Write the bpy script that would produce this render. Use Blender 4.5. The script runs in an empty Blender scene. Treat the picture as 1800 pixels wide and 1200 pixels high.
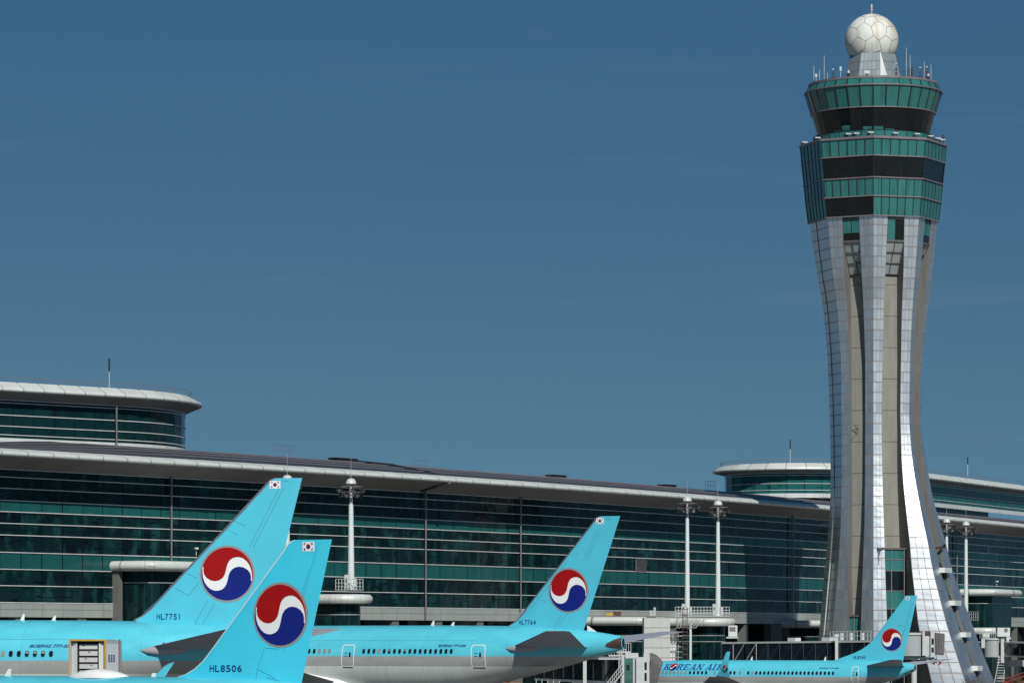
import bpy, bmesh, math, random
import numpy as np
from mathutils import Vector
random.seed(7)
R_ = math.radians
SC = bpy.context.scene
COL = SC.collection
# ------------------------------------------------------------------ camera, sky, sun, exposure
F = 6600.0; HZ = 1128.0; CH = 7.4          # focal length in photo pixels, horizon row, eye height
cam = bpy.data.cameras.new('camera'); cam.sensor_width = 36; cam.lens = 36*F/1800.0
cam.shift_y = (HZ-600)/1800.0; cam.clip_start = 1; cam.clip_end = 20000
camo = bpy.data.objects.new('camera', cam); COL.objects.link(camo)
camo.location = (0, 0, CH); camo.rotation_euler = (R_(90), 0, 0); SC.camera = camo
SUN_AZ, SUN_EL = 165.0, 39.0               # compass style: 0 = +Y, 90 = +X
w = bpy.data.worlds.new('World'); SC.world = w; w.use_nodes = True
nt = w.node_tree; bg = nt.nodes['Background']
sky = nt.nodes.new('ShaderNodeTexSky'); sky.sky_type = 'NISHITA'; sky.sun_disc = False
sky.sun_elevation = R_(SUN_EL); sky.sun_rotation = R_(SUN_AZ)
sky.altitude = 3000; sky.air_density = 1.0; sky.dust_density = 0.0; sky.ozone_density = 3.0
tc = nt.nodes.new('ShaderNodeTexCoord'); sep = nt.nodes.new('ShaderNodeSeparateXYZ')
nt.links.new(tc.outputs['Generated'], sep.inputs[0])
ma = nt.nodes.new('ShaderNodeMath'); ma.operation = 'MULTIPLY_ADD'; ma.inputs[1].default_value = 1.35; ma.inputs[2].default_value = 0.16
nt.links.new(sep.outputs['Z'], ma.inputs[0])
cmb = nt.nodes.new('ShaderNodeCombineXYZ')
nt.links.new(sep.outputs['X'], cmb.inputs[0]); nt.links.new(sep.outputs['Y'], cmb.inputs[1]); nt.links.new(ma.outputs[0], cmb.inputs[2])
nt.links.new(cmb.outputs[0], sky.inputs['Vector'])
# faint high cirrus streaks
mp = nt.nodes.new('ShaderNodeMapping'); mp.inputs['Scale'].default_value = (6, 6, 90); mp.inputs['Rotation'].default_value = (0, R_(4), 0)
nz = nt.nodes.new('ShaderNodeTexNoise'); nz.inputs['Scale'].default_value = 1.3; nz.inputs['Detail'].default_value = 5
nt.links.new(tc.outputs['Generated'], mp.inputs[0]); nt.links.new(mp.outputs[0], nz.inputs['Vector'])
cr = nt.nodes.new('ShaderNodeMapRange'); cr.inputs[1].default_value = .62; cr.inputs[2].default_value = .9; cr.inputs[4].default_value = .05
nt.links.new(nz.outputs['Fac'], cr.inputs[0])
tint = nt.nodes.new('ShaderNodeMix'); tint.data_type = 'RGBA'; tint.blend_type = 'MULTIPLY'; tint.inputs[0].default_value = 1
tr = nt.nodes.new('ShaderNodeValToRGB'); tr.color_ramp.elements[0].position = .06; tr.color_ramp.elements[0].color = (.49, .64, .53, 1)
tr.color_ramp.elements[1].position = .165; tr.color_ramp.elements[1].color = (.43, .71, .67, 1); nt.links.new(sep.outputs['Z'], tr.inputs[0]); nt.links.new(tr.outputs[0], tint.inputs[7])
nt.links.new(sky.outputs[0], tint.inputs[6])
cm = nt.nodes.new('ShaderNodeMix'); cm.data_type = 'RGBA'; cm.inputs[7].default_value = (5, 5.2, 5.4, 1)
nt.links.new(cr.outputs[0], cm.inputs[0]); nt.links.new(tint.outputs[2], cm.inputs[6]); nt.links.new(cm.outputs[2], bg.inputs[0])
bg.inputs[1].default_value = 0.10
sl = bpy.data.lights.new('sun', 'SUN'); sl.energy = 4.2; sl.angle = R_(.53); sl.color = (1, .955, .88)
so = bpy.data.objects.new('sun', sl); COL.objects.link(so)
sd = Vector((math.sin(R_(SUN_AZ))*math.cos(R_(SUN_EL)), math.cos(R_(SUN_AZ))*math.cos(R_(SUN_EL)), math.sin(R_(SUN_EL))))
so.rotation_euler = sd.to_track_quat('Z', 'Y').to_euler()
vs = SC.view_settings; vs.view_transform = 'Standard'; vs.look = 'None'; vs.exposure = 0; vs.gamma = 1

# ------------------------------------------------------------------ materials
MATS = {}
class NT:
    def __init__(s, name):
        s.m = bpy.data.materials.new(name); s.m.use_nodes = True; s.t = s.m.node_tree
        s.b = s.t.nodes['Principled BSDF']; MATS[name] = s.m
    def n(s, ty, **kw):
        x = s.t.nodes.new('ShaderNode'+ty)
        for k, v in kw.items(): setattr(x, k, v)
        return x
    def l(s, a, b): s.t.links.new(a, b)
    def math(s, op, a, b=None, c=None):
        x = s.n('Math', operation=op)
        for i, v in enumerate((a, b, c)):
            if v is None: continue
            if isinstance(v, (int, float)): x.inputs[i].default_value = v
            else: s.l(v, x.inputs[i])
        return x.outputs[0]
    def mix(s, f, a, b, blend='MIX'):
        x = s.n('Mix', data_type='RGBA', blend_type=blend)
        for i, v in ((0, f), (6, a), (7, b)):
            if isinstance(v, (int, float)): x.inputs[i].default_value = v
            elif isinstance(v, tuple): x.inputs[i].default_value = (*v, 1)
            else: s.l(v, x.inputs[i])
        return x.outputs[2]
    def rng(s, v, a, b, c=0., d=1.):
        x = s.n('MapRange'); s.l(v, x.inputs[0])
        for i, q in zip((1, 2, 3, 4), (a, b, c, d)): x.inputs[i].default_value = q
        return x.outputs[0]
    def noise(s, vec, scale, detail=4, sx=(1, 1, 1), rough=.5):
        m = s.n('Mapping'); m.inputs['Scale'].default_value = sx; s.l(vec, m.inputs[0])
        x = s.n('TexNoise'); x.inputs['Scale'].default_value = scale; x.inputs['Detail'].default_value = detail; x.inputs['Roughness'].default_value = rough
        s.l(m.outputs[0], x.inputs['Vector']); return x.outputs['Fac']
    def bump(s, h, st, dist=.02):
        x = s.n('Bump'); x.inputs['Strength'].default_value = st; x.inputs['Distance'].default_value = dist
        s.l(h, x.inputs['Height']); s.l(x.outputs[0], s.b.inputs['Normal'])
    def set(s, rough=.5, metal=0., spec=.5, coat=0.):
        s.b.inputs['Roughness'].default_value = rough; s.b.inputs['Metallic'].default_value = metal
        s.b.inputs['Specular IOR Level'].default_value = spec; s.b.inputs['Coat Weight'].default_value = coat
def simple(name, col, rough=.5, metal=0., var=.18, scale=.8, spec=.5, coat=0., streak=False):
    k = NT(name); o = k.n('TexCoord').outputs['Object']
    f = k.noise(o, scale, 5, (1, 1, .15) if streak else (1, 1, 1))
    d = tuple(c*(1-var) for c in col); e = tuple(min(1, c*(1+var*.6)) for c in col)
    k.l(k.mix(k.rng(f, .3, .7), d, e), k.b.inputs['Base Color']); k.set(rough, metal, spec, coat)
    return k.m
simple('cyan', (.085, .55, .71), .28, var=.07, scale=.35, coat=.3)
simple('cyan_new', (.055, .63, .84), .26, var=.06, scale=.5, coat=.3)
simple('blade_white', (.8, .82, .82), .35, var=.05)
simple('wing_grey', (.36, .38, .40), .42, var=.12)
simple('stab_grey', (.34, .36, .42), .4, var=.08)
simple('bare_metal', (.42, .43, .45), .3, .6, var=.1)
simple('lead_edge', (.20, .21, .26), .35, .3, var=.1)
simple('emb_red', (.33, .004, .004), .4, var=.03, spec=.3)
simple('emb_blue', (.006, .016, .19), .4, var=.03, spec=.3)
simple('emb_ring', (.36, .37, .38), .3, .3, var=.04)
simple('ink', (.01, .03, .17), .35, var=.03)
simple('title_blue', (.02, .085, .32), .35, var=.03)
simple('seam', (.045, .26, .34), .5, var=.03)
simple('dark', (.02, .021, .024), .45, var=.2)
simple('window_dark', (.008, .011, .02), .12, var=.1)
simple('window_shade', (.26, .26, .25), .4, var=.15)
simple('exhaust', (.09, .055, .05), .5, .4, var=.3)
simple('tyre', (.02, .02, .02), .8)
simple('white_paint', (.57, .61, .61), .38, var=.12, scale=.6, streak=True)
simple('white_frame', (.50, .53, .53), .4, var=.1)
simple('pole_white', (.62, .70, .70), .4, var=.08)
simple('alu', (.46, .47, .48), .42, .35, var=.15)
simple('fin_white', (.66, .67, .67), .4, .1, var=.15)
simple('mullion', (.015, .02, .025), .4, var=.1)
simple('truss_dark', (.045, .05, .06), .5)
simple('cap_grey', (.22, .20, .21), .4, .3, var=.12)
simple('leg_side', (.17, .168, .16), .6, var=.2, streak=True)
simple('rust_frame', (.125, .108, .104), .5, .1, var=.2)
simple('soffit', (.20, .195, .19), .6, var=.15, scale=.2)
simple('roof_dark', (.050, .050, .060), .42, .1, var=.3, scale=.25)
simple('asphalt', (.05, .05, .052), .85)
simple('bellows', (.13, .125, .13), .7, var=.25, scale=2)
simple('bridge_grey', (.36, .40, .42), .45, var=.15, scale=.7, streak=True)
simple('bridge_glass', (.012, .022, .035), .12, var=.5, scale=.3)
simple('green_glass', (.05, .15, .12), .15, var=.5, scale=1.2)
simple('red_paint', (.24, .015, .015), .45, var=.25)
simple('orange_paint', (.62, .15, .03), .45, var=.2)
simple('yellow_paint', (.5, .3, .03), .45, var=.2)
simple('truck_blue', (.03, .16, .36), .45, var=.15)
simple('dry_leaf', (.20, .10, .035), .8, var=.5, scale=6)
simple('twig', (.13, .07, .03), .8)
simple('lamp_glass', (.3, .32, .34), .2, .2)
# fuselage livery: cyan above, bare grey band, pale belly (heights in metres above the apron)
def livery(name, z1, z2):
    k = NT(name); o = k.n('TexCoord').outputs['Object']; s = k.n('SeparateXYZ'); k.l(o, s.inputs[0]); z = s.outputs[2]
    nz = k.noise(o, .5, 4, (1, 1, 3))
    st = k.noise(o, 1.1, 3, (3, .2, .15))
    cy = k.mix(k.rng(nz, .3, .7), (.085, .50, .64), (.105, .58, .72))
    gy = k.mix(k.rng(nz, .3, .7), (.31, .325, .32), (.37, .385, .38))
    be = k.mix(k.rng(st, .3, .75), (.50, .55, .53), (.58, .62, .60))
    a = k.math('GREATER_THAN', z, z1); b = k.math('GREATER_THAN', z, z2)
    fx = k.math('FRACT', k.math('MULTIPLY', s.outputs[0], 1/2.66)); ln = k.math('LESS_THAN', fx, .006)
    c = k.mix(a, k.mix(b, be, gy), cy)
    c = k.mix(k.math('MULTIPLY', ln, .22), c, (.03, .06, .08))
    k.l(c, k.b.inputs['Base Color'])
    mt = k.math('MULTIPLY', k.math('SUBTRACT', b, a), .12); k.l(mt, k.b.inputs['Metallic'])
    k.set(.3, 0, .5, .25); k.l(mt, k.b.inputs['Metallic'])
    k.bump(k.noise(o, .7, 2), .10, .03)
    return k.m
livery('livery_large', 6.17, 5.28); livery('livery_small', 3.62, 2.95); livery('livery_mid', 3.9, 3.1)
# cladding of the tower legs: UV x = panel columns, UV y = panel rows
def cladding(name, c0, c1, line, lu, lv, metal, rough, var=.5):
    k = NT(name); uv = k.n('UVMap').outputs[0]; s = k.n('SeparateXYZ'); k.l(uv, s.inputs[0])
    fu = k.math('FRACT', s.outputs[0]); fv = k.math('FRACT', s.outputs[1])
    eu = k.math('MINIMUM', fu, k.math('SUBTRACT', 1, fu)); ev = k.math('MINIMUM', fv, k.math('SUBTRACT', 1, fv))
    f = k.n('Vector' 'Math', operation='FLOOR'); k.l(uv, f.inputs[0])
    wn = k.n('TexWhiteNoise', noise_dimensions='2D'); k.l(f.outputs[0], wn.inputs[0])
    o = k.n('TexCoord').outputs['Object']
    grime = k.noise(o, .9, 5, (1, 1, .12)); 
    c = k.mix(k.math('MULTIPLY_ADD', wn.outputs[0], var, k.math('MULTIPLY', k.rng(grime, .3, .7), 1-var)), c0, c1)
    m = k.math('MAXIMUM', k.math('LESS_THAN', eu, lu), k.math('LESS_THAN', ev, lv))
    halo = k.math('MAXIMUM', k.rng(eu, 0, lu*4, .35, 0), k.rng(ev, 0, lv*4, .35, 0))
    c = k.mix(halo, c, line); c = k.mix(k.math('MULTIPLY', m, .85), c, line)
    k.l(c, k.b.inputs['Base Color']); k.set(rough, metal, .5)
    k.l(k.math('MULTIPLY', k.math('SUBTRACT', 1, m), metal), k.b.inputs['Metallic'])
    k.l(k.math('MULTIPLY_ADD', wn.outputs[0], .06, rough), k.b.inputs['Roughness'])
    k.bump(k.math('ADD', k.math('MULTIPLY', wn.outputs[0], .0), k.noise(o, .35, 2)), .12, .12)
    return k.m
cladding('leg_panel', (.68, .73, .76), (.80, .84, .86), (.16, .12, .10), .030, .030, .95, .38, .45)
cladding('fascia_panel', (.52, .56, .54), (.66, .70, .68), (.12, .11, .10), .012, .0, .1, .4)
cladding('base_panel', (.26, .29, .28), (.34, .37, .355), (.12, .12, .11), .006, .03, .0, .55)
cladding('block_panel', (.44, .47, .45), (.52, .55, .53), (.2, .2, .19), .006, .03, .0, .5)
cladding('radome_base', (.22, .27, .30), (.32, .37, .40), (.10, .10, .11), .03, .03, .3, .4)
# glass: spandrel (solid colour behind) and vision (dark rooms behind), UV cells = panes
def glass(name, c0, c1, d0, d1, lu, rough=.08, wav=.10, spec=.14):
    k = NT(name); uv = k.n('UVMap').outputs[0]; s = k.n('SeparateXYZ'); k.l(uv, s.inputs[0])
    f = k.n('VectorMath', operation='FLOOR'); k.l(uv, f.inputs[0])
    wn = k.n('TexWhiteNoise', noise_dimensions='2D'); k.l(f.outputs[0], wn.inputs[0])
    fu = k.math('FRACT', s.outputs[0]); eu = k.math('MINIMUM', fu, k.math('SUBTRACT', 1, fu))
    o = k.n('TexCoord').outputs['Object']
    st = k.noise(uv, 1.9, 4, (1.0, .22, 1)); sm = k.noise(uv, 3.5, 3, (.5, 1.6, 1))
    base = k.mix(k.math('MULTIPLY', wn.outputs[0], .7), c0, c1)
    base = k.mix(k.rng(st, .5, .66), base, d0); base = k.mix(k.rng(sm, .56, .66), base, d1)
    base = k.mix(k.math('LESS_THAN', eu, lu), base, (.004, .007, .010))
    k.l(base, k.b.inputs['Base Color']); k.set(rough, 0, spec)
    wv = k.noise(o, .55, 3, (1, 1, 1.6))
    k.bump(k.math('ADD', wv, k.math('MULTIPLY', wn.outputs[0], .15)), wav, .25)
    return k.m
glass('spandrel', (.011, .085, .080), (.014, .098, .092), (.010, .072, .070), (.011, .080, .076), .018)
glass('vision', (.002, .008, .010), (.006, .028, .030), (.010, .052, .052), (.002, .004, .006), .018)
glass('pavilion_shaded', (.004, .022, .025), (.006, .032, .034), (.003, .014, .017), (.006, .028, .030), .02)  # left pavilion glass: eave shade and reflection tone put into a darker colour
glass('pavilion_glass', (.012, .10, .096), (.016, .12, .11), (.008, .06, .06), (.009, .066, .066), .02)
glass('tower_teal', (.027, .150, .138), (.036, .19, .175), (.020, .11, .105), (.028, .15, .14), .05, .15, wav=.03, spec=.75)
glass('tower_dark', (.005, .007, .009), (.007, .010, .012), (.005, .012, .013), (.003, .004, .005), .015, .1, wav=.03, spec=.5)
k = NT('concrete'); o = k.n('TexCoord').outputs['Object']; s = k.n('SeparateXYZ'); k.l(o, s.inputs[0])
g = k.noise(o, .8, 6, (1, 1, .16), .65); g2 = k.noise(o, 3, 4)
c = k.mix(k.rng(g, .3, .7), (.195, .20, .18), (.27, .275, .25)); c = k.mix(k.math('MULTIPLY', k.rng(g2, .55, .75), .3), c, (.2, .19, .16))
fz = k.math('FRACT', k.math('MULTIPLY', s.outputs[2], 1/4.55)); c = k.mix(k.math('LESS_THAN', fz, .022), c, (.08, .08, .07))
k.l(c, k.b.inputs['Base Color']); k.set(.75, 0, .3); k.bump(g2, .2, .02)
k = NT('apron'); o = k.n('TexCoord').outputs['Object']
g = k.noise(o, .03, 6); c = k.mix(k.rng(g, .3, .7), (.15, .15, .14), (.21, .205, .195))
b = k.n('TexBrick'); b.inputs['Scale'].default_value = .1; b.inputs['Mortar Size'].default_value = .006; b.offset = 0
k.l(o, b.inputs['Vector']); c = k.mix(b.outputs['Fac'], c, (.08, .08, .08)); k.l(c, k.b.inputs['Base Color']); k.set(.85, 0, .3)
k = NT('radome_shell'); o = k.n('TexCoord').outputs['Object']
g = k.noise(o, .5, 5, (1, 1, .2)); c = k.mix(k.rng(g, .45, .75), (.68, .71, .67), (.46, .41, .34)); 
g3 = k.noise(o, 1.6, 3, (1, 1, .1)); c = k.mix(k.math('MULTIPLY', k.rng(g3, .5, .8), .35), c, (.30, .27, .23))
k.l(c, k.b.inputs['Base Color']); k.set(.5, 0, .4)
M = MATS

# ------------------------------------------------------------------ mesh helpers
class MB:
    def __init__(s, *mats): s.v = []; s.f = []; s.mi = []; s.uv = []; s.mats = list(mats)
    def poly(s, pts, m=0, uv=None):
        i = len(s.v); s.v += [tuple(p) for p in pts]; s.f.append(list(range(i, i+len(pts)))); s.mi.append(m); s.uv.append(uv)
    def box(s, c, d, ang=0, m=0, tilt=None):
        ca, sa = math.cos(ang), math.sin(ang); P = []
        for k in ((-1,-1,-1),(1,-1,-1),(1,1,-1),(-1,1,-1),(-1,-1,1),(1,-1,1),(1,1,1),(-1,1,1)):
            x, y, z = (k[i]*d[i]/2 for i in range(3))
            P.append((c[0]+x*ca-y*sa, c[1]+x*sa+y*ca, c[2]+z))
        s.hexa(P, m)
    def hexa(s, P, m=0):
        i = len(s.v); s.v += [tuple(p) for p in P]
        for f in ((0,3,2,1),(4,5,6,7),(0,1,5,4),(1,2,6,5),(2,3,7,6),(3,0,4,7)):
            s.f.append([i+q for q in f]); s.mi.append(m); s.uv.append(None)
    def bar(s, a, b, w, h=None, m=0):
        a = Vector(a); b = Vector(b); h = h or w; d = (b-a)
        if d.length < 1e-6: return
        d.normalize(); up = Vector((0,0,1)) if abs(d.z) < .95 else Vector((1,0,0))
        r = d.cross(up).normalized(); u = r.cross(d).normalized(); P = []
        for e in (a, b):
            for q in ((-1,-1),(1,-1),(1,1),(-1,1)): P.append(e+r*q[0]*w/2+u*q[1]*h/2)
        s.hexa([P[0],P[1],P[2],P[3],P[4],P[5],P[6],P[7]], m)
    def tube(s, a, b, r0, r1=None, n=10, m=0, caps=True):
        a = Vector(a); b = Vector(b); r1 = r0 if r1 is None else r1; d = (b-a).normalized()
        up = Vector((0,0,1)) if abs(d.z) < .95 else Vector((1,0,0)); r = d.cross(up).normalized(); u = r.cross(d)
        i = len(s.v)
        for e, rr in ((a, r0), (b, r1)):
            for k in range(n):
                t = 2*math.pi*k/n; s.v.append(tuple(e+r*math.cos(t)*rr+u*math.sin(t)*rr))
        for k in range(n):
            k2 = (k+1) % n; s.f.append([i+k, i+k2, i+n+k2, i+n+k]); s.mi.append(m); s.uv.append(None)
        if caps:
            s.f.append([i+k for k in range(n)][::-1]); s.mi.append(m); s.uv.append(None)
            s.f.append([i+n+k for k in range(n)]); s.mi.append(m); s.uv.append(None)
    def lathe(s, prof, c=(0,0,0), n=32, m=0, ms=None):
        i = len(s.v)
        for (r, z) in prof:
            for k in range(n):
                t = 2*math.pi*k/n; s.v.append((c[0]+r*math.cos(t), c[1]+r*math.sin(t), c[2]+z))
        for j in range(len(prof)-1):
            for k in range(n):
                k2 = (k+1) % n; s.f.append([i+j*n+k, i+j*n+k2, i+(j+1)*n+k2, i+(j+1)*n+k])
                s.mi.append(ms[j] if ms else m); s.uv.append([(k, j), (k+1, j), (k+1, j+1), (k, j+1)])
    def grid(s, rows, m=0, close=False, mfun=None, uvf=None):
        i = len(s.v); n = len(rows[0])
        for r in rows: s.v += [tuple(p) for p in r]
        for j in range(len(rows)-1):
            for k in range(n if close else n-1):
                k2 = (k+1) % n; s.f.append([i+j*n+k, i+j*n+k2, i+(j+1)*n+k2, i+(j+1)*n+k])
                s.mi.append(mfun(j, k) if mfun else m); s.uv.append(uvf(j, k) if uvf else None)
    def build(s, name, parent=None, smooth=False, weld=False):
        me = bpy.data.meshes.new(name); me.from_pydata(s.v, [], s.f)
        for q in s.mats: me.materials.append(M[q])
        me.polygons.foreach_set('material_index', s.mi)
        if any(u is not None for u in s.uv):
            ul = me.uv_layers.new(name='UVMap'); li = 0
            for f, u in zip(s.f, s.uv):
                for q in range(len(f)):
                    if u is not None: ul.data[li].uv = u[q]
                    li += 1
        bm = bmesh.new(); bm.from_mesh(me)
        if weld: bmesh.ops.remove_doubles(bm, verts=bm.verts, dist=1e-4)
        bmesh.ops.recalc_face_normals(bm, faces=bm.faces); bm.to_mesh(me); bm.free()
        if smooth:
            me.polygons.foreach_set('use_smooth', [True]*len(me.polygons))
            if smooth is not True:
                me.set_sharp_from_angle(angle=R_(smooth))
        o = bpy.data.objects.new(name, me); COL.objects.link(o)
        if parent: o.parent = parent
        return o
def empty(name, label, cat, loc=(0,0,0), rot=0, group=None):
    o = bpy.data.objects.new(name, None); COL.objects.link(o); o.location = loc; o.rotation_euler = (0,0,rot)
    o.empty_display_size = .5; o['label'] = label; o['category'] = cat
    if group: o['group'] = group
    return o
def tag(o, label, cat, group=None):
    o['label'] = label; o['category'] = cat
    if group: o['group'] = group
    return o
def struct(o): o['kind'] = 'structure'; return o
def W(px, py, Y): return Vector(((px-900)*Y/F, Y, CH+(HZ-py)*Y/F))
def itp(x, xs, ys): return float(np.interp(x, xs, ys))
def text_polys(txt, h, shear=0., bold=0., sx=1.):
    cu = bpy.data.curves.new('t', 'FONT'); cu.body = txt; cu.size = 1; cu.shear = shear; cu.offset = bold; cu.resolution_u = 3
    o = bpy.data.objects.new('t', cu); COL.objects.link(o)
    dg = bpy.context.evaluated_depsgraph_get(); me = bpy.data.meshes.new_from_object(o.evaluated_get(dg))
    vs_ = [v.co.copy() for v in me.vertices]; fs = [list(p.vertices) for p in me.polygons]
    bpy.data.objects.remove(o); bpy.data.curves.remove(cu); bpy.data.meshes.remove(me)
    top = max(v.y for v in vs_); k = h/top
    return [[(vs_[i].x*k*sx, vs_[i].y*k) for i in f] for f in fs]
def decal(name, items, proj, parent, step=.35):
    """items: (2-D polygons (x, z), material, lift); cut into small cells and laid on a curved skin by proj(x, z, lift)"""
    mats = []; allv = []; allf = []; mi = []
    for polys, mat, lift in items:
        if mat not in mats: mats.append(mat)
        bm = bmesh.new()
        for p in polys:
            vv = [bm.verts.new((q[0], 0, q[1])) for q in p]
            try: bm.faces.new(vv)
            except ValueError: pass
        bmesh.ops.triangulate(bm, faces=[f for f in bm.faces if len(f.verts) > 4])
        if step:
            xs = [v.co.x for v in bm.verts]; zs = [v.co.z for v in bm.verts]
            for ax, lo, hi in ((0, min(xs), max(xs)), (2, min(zs), max(zs))):
                q = math.floor(lo/step)*step+step
                while q < hi:
                    co = [0, 0, 0]; no = [0, 0, 0]; co[ax] = q; no[ax] = 1
                    bmesh.ops.bisect_plane(bm, geom=bm.verts[:]+bm.edges[:]+bm.faces[:], plane_co=co, plane_no=no); q += step
        b = len(allv); bm.verts.index_update()
        allv += [proj(v.co.x, v.co.z, lift) for v in bm.verts]
        for f in bm.faces: allf.append([b+v.index for v in f.verts]); mi.append(mats.index(mat))
        bm.free()
    mb = MB(*mats); mb.v = allv; mb.f = allf; mb.mi = mi; mb.uv = [None]*len(allf)
    return mb.build(name, parent)
def ribbon(pts, wd, closed=False):
    out = []; n = len(pts)
    for i in range(n if closed else n-1):
        a = pts[i]; b = pts[(i+1) % n]; dx, dz = b[0]-a[0], b[1]-a[1]; L = math.hypot(dx, dz) or 1; nx, nz = -dz/L*wd/2, dx/L*wd/2
        out.append([(a[0]+nx, a[1]+nz), (a[0]-nx, a[1]-nz), (b[0]-nx, b[1]-nz), (b[0]+nx, b[1]+nz)])
    return out

# ------------------------------------------------------------------ ground
mb = MB('apron'); mb.poly([(-6000,-2000,0),(6000,-2000,0),(6000,9000,0),(-6000,9000,0)]); struct(mb.build('ground'))
mb = MB('yellow_paint')
for (x0, y0, x1, y1) in ((-150, 480, 40, 150), (-60, 560, 90, 300), (20, 640, 160, 400)):
    d = Vector((x1-x0, y1-y0, 0)).normalized(); r = Vector((-d.y, d.x, 0))*.15
    a = Vector((x0,y0,.004)); b = Vector((x1,y1,.004)); mb.poly([a-r, b-r, b+r, a+r])
struct(mb.build('apron_marking'))

# ------------------------------------------------------------------ terminal
KX = [0,180,400,500,620,770,900,1000,1100,1150,1250,1310,1455,1650,1700,1750,1800]
KY = [339.3,331,315.5,310,302.5,292,283.5,276,270,264.5,257,250,240.5,223,219,213,205]
pf = np.polyfit(KX, KY, 3)
def Kf(px):
    if px < 0: return float(np.polyval(pf, 0))+(-px)*.055
    if px > 1800: return float(np.polyval(pf, 1800))-(px-1800)*.09
    return float(np.polyval(pf, px))
fp = []
for px in range(-420, 2200, 10):
    Y = 22.1*F/Kf(px); fp.append(((px-900)*Y/F, Y))
fp = np.array(fp); seg = np.hypot(*(fp[1:]-fp[:-1]).T); SS = np.concatenate([[0], np.cumsum(seg)]); SL = SS[-1]
def FP(s, off=0.):
    x = np.interp(s, SS, fp[:,0]); y = np.interp(s, SS, fp[:,1])
    e = 4; x0 = np.interp(max(0, s-e), SS, fp[:,0]); y0 = np.interp(max(0, s-e), SS, fp[:,1]); x1 = np.interp(min(SL, s+e), SS, fp[:,0]); y1 = np.interp(min(SL, s+e), SS, fp[:,1])
    L = math.hypot(x1-x0, y1-y0); tx, ty = (x1-x0)/L, (y1-y0)/L
    return (x+ty*off, y-tx*off)
def s_at(px, off=0.):
    lo, hi = 0, SL
    for _ in range(40):
        m = (lo+hi)/2; p = FP(m, off)
        if 900+F*p[0]/p[1] < px: lo = m
        else: hi = m
    return lo
def T_at(s): a = FP(max(0, s-4)); b = FP(min(SL, s+4)); return math.atan2(b[1]-a[1], b[0]-a[0])
term = empty('terminal_building', 'long curved airport terminal with dark green glass wall, white rounded eaves and dark roof', 'building', (*FP(SL/2), 0))
term_inv = Vector(term.location)
def tb(mb, name, parent=term, **k):
    mb.v = [(v[0]-term_inv.x, v[1]-term_inv.y, v[2]) for v in mb.v]; return mb.build(name, parent, **k)
NS = int(SL/3.5); ss = [i*3.5 for i in range(NS+1)]
# glass rows
ZL = [27.4, 26.5, 25.2, 23.8, 22.5, 21.15, 19.8, 17.8, 15.85, 13.95, 12.0]
mb = MB('vision', 'spandrel')
rp = random.Random(11)
for i in range(NS):
    for r in range(len(ZL)-1):
        a = FP(ss[i], -3.5+rp.uniform(-.03, .03)); b = FP(ss[i+1], -3.5+rp.uniform(-.03, .03))
        m = 1 if r in (3, 7) else 0
        mb.poly([(a[0], a[1], ZL[r+1]), (b[0], b[1], ZL[r+1]), (b[0], b[1], ZL[r]), (a[0], a[1], ZL[r])], m, [(i, 20-r), (i+1, 20-r), (i+1, 21-r), (i, 21-r)])
tb(mb, 'glass_wall')
def sweep(mb, prof, s0, s1, step=3.5, closed=False, m=0, uvs=None):
    n = max(1, int((s1-s0)/step)); rows = []
    for i in range(n+1):
        s = s0+(s1-s0)*i/n; rows.append([(*FP(s, o), z) for o, z in prof])
    mb.grid(rows, m, closed, uvf=(lambda j, k: [(j, k), (j, k+1), (j+1, k+1), (j+1, k)]) if uvs else None)
rnd = random.Random(3)
mb = MB('fin_white')
for z in ZL:
    sweep(mb, [(-3.5, z-.045), (-3.39, z-.045), (-3.39, z+.045), (-3.5, z+.045)], 0, SL, closed=True)
tb(mb, 'sunshade_rail')
mb = MB('fascia_panel')
sweep(mb, [(0, 29.55), (1.3, 29.19), (1.33, 29.16), (1.46, 29.12), (1.57, 29.02), (1.61, 28.88), (1.57, 28.74), (1.45, 28.64), (1.25, 28.6), (1.0, 28.6)], 0, SL, 4.2, uvs=True)
tb(mb, 'eave', smooth=22, weld=True)
mb = MB('soffit'); sweep(mb, [(1.02, 28.6), (-1.2, 28.2), (-3.5, 27.45)], 0, SL); tb(mb, 'soffit', smooth=True)
mb = MB('roof_dark'); SA, SB = s_at(-60), s_at(345)
def crest(s, z): return z if z < 29.6 else 29.6+(z-29.6)*(.12+.88*max(0., min(1., (s-SA)/(SB-SA)))**.8)
rows = []
for i in range(int(SL/3.5)+1):
    s_ = i*3.5; rows.append([(*FP(s_, o), crest(s_, z)) for o, z in [(0, 29.48), (-.25, 29.7), (-8, 30.7), (-16, 31.8), (-25, 32.6), (-60, 33.0), (-62, 29.5), (-62, 0)]])
mb.grid(rows)
for s in (0, SL):
    mb.poly([(*FP(s, o), z) for o, z in ((-3.5, 0), (-3.5, 27.4), (0, 29.4), (-25, 32.6), (-60, 33), (-62, 0))])
tb(mb, 'roof')
mb = MB('cap_grey')   # standing seams that run along the roof
for o, z in ((-4, 30.22), (-9, 30.9), (-13, 31.45), (-19, 32.1)):
    mb.grid([[(*FP(s_, oo), crest(s_, zz)) for oo, zz in ((o, z), (o-.1, z+.09), (o-.2, z+.02))] for s_ in np.arange(0, SL, 7)])
tb(mb, 'roof_seam')
mb = MB('base_panel'); n = NS
for i in range(n):
    a = FP(ss[i], -3.42); b = FP(ss[i+1], -3.42)
    for z0, z1, r in ((10.3, 11.2, 0), (11.2, 11.93, 1)):
        mb.poly([(*a, z0), (*b, z0), (*b, z1), (*a, z1)], 0, [(i, r), (i+1, r), (i+1, r+1), (i, r+1)])
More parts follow.
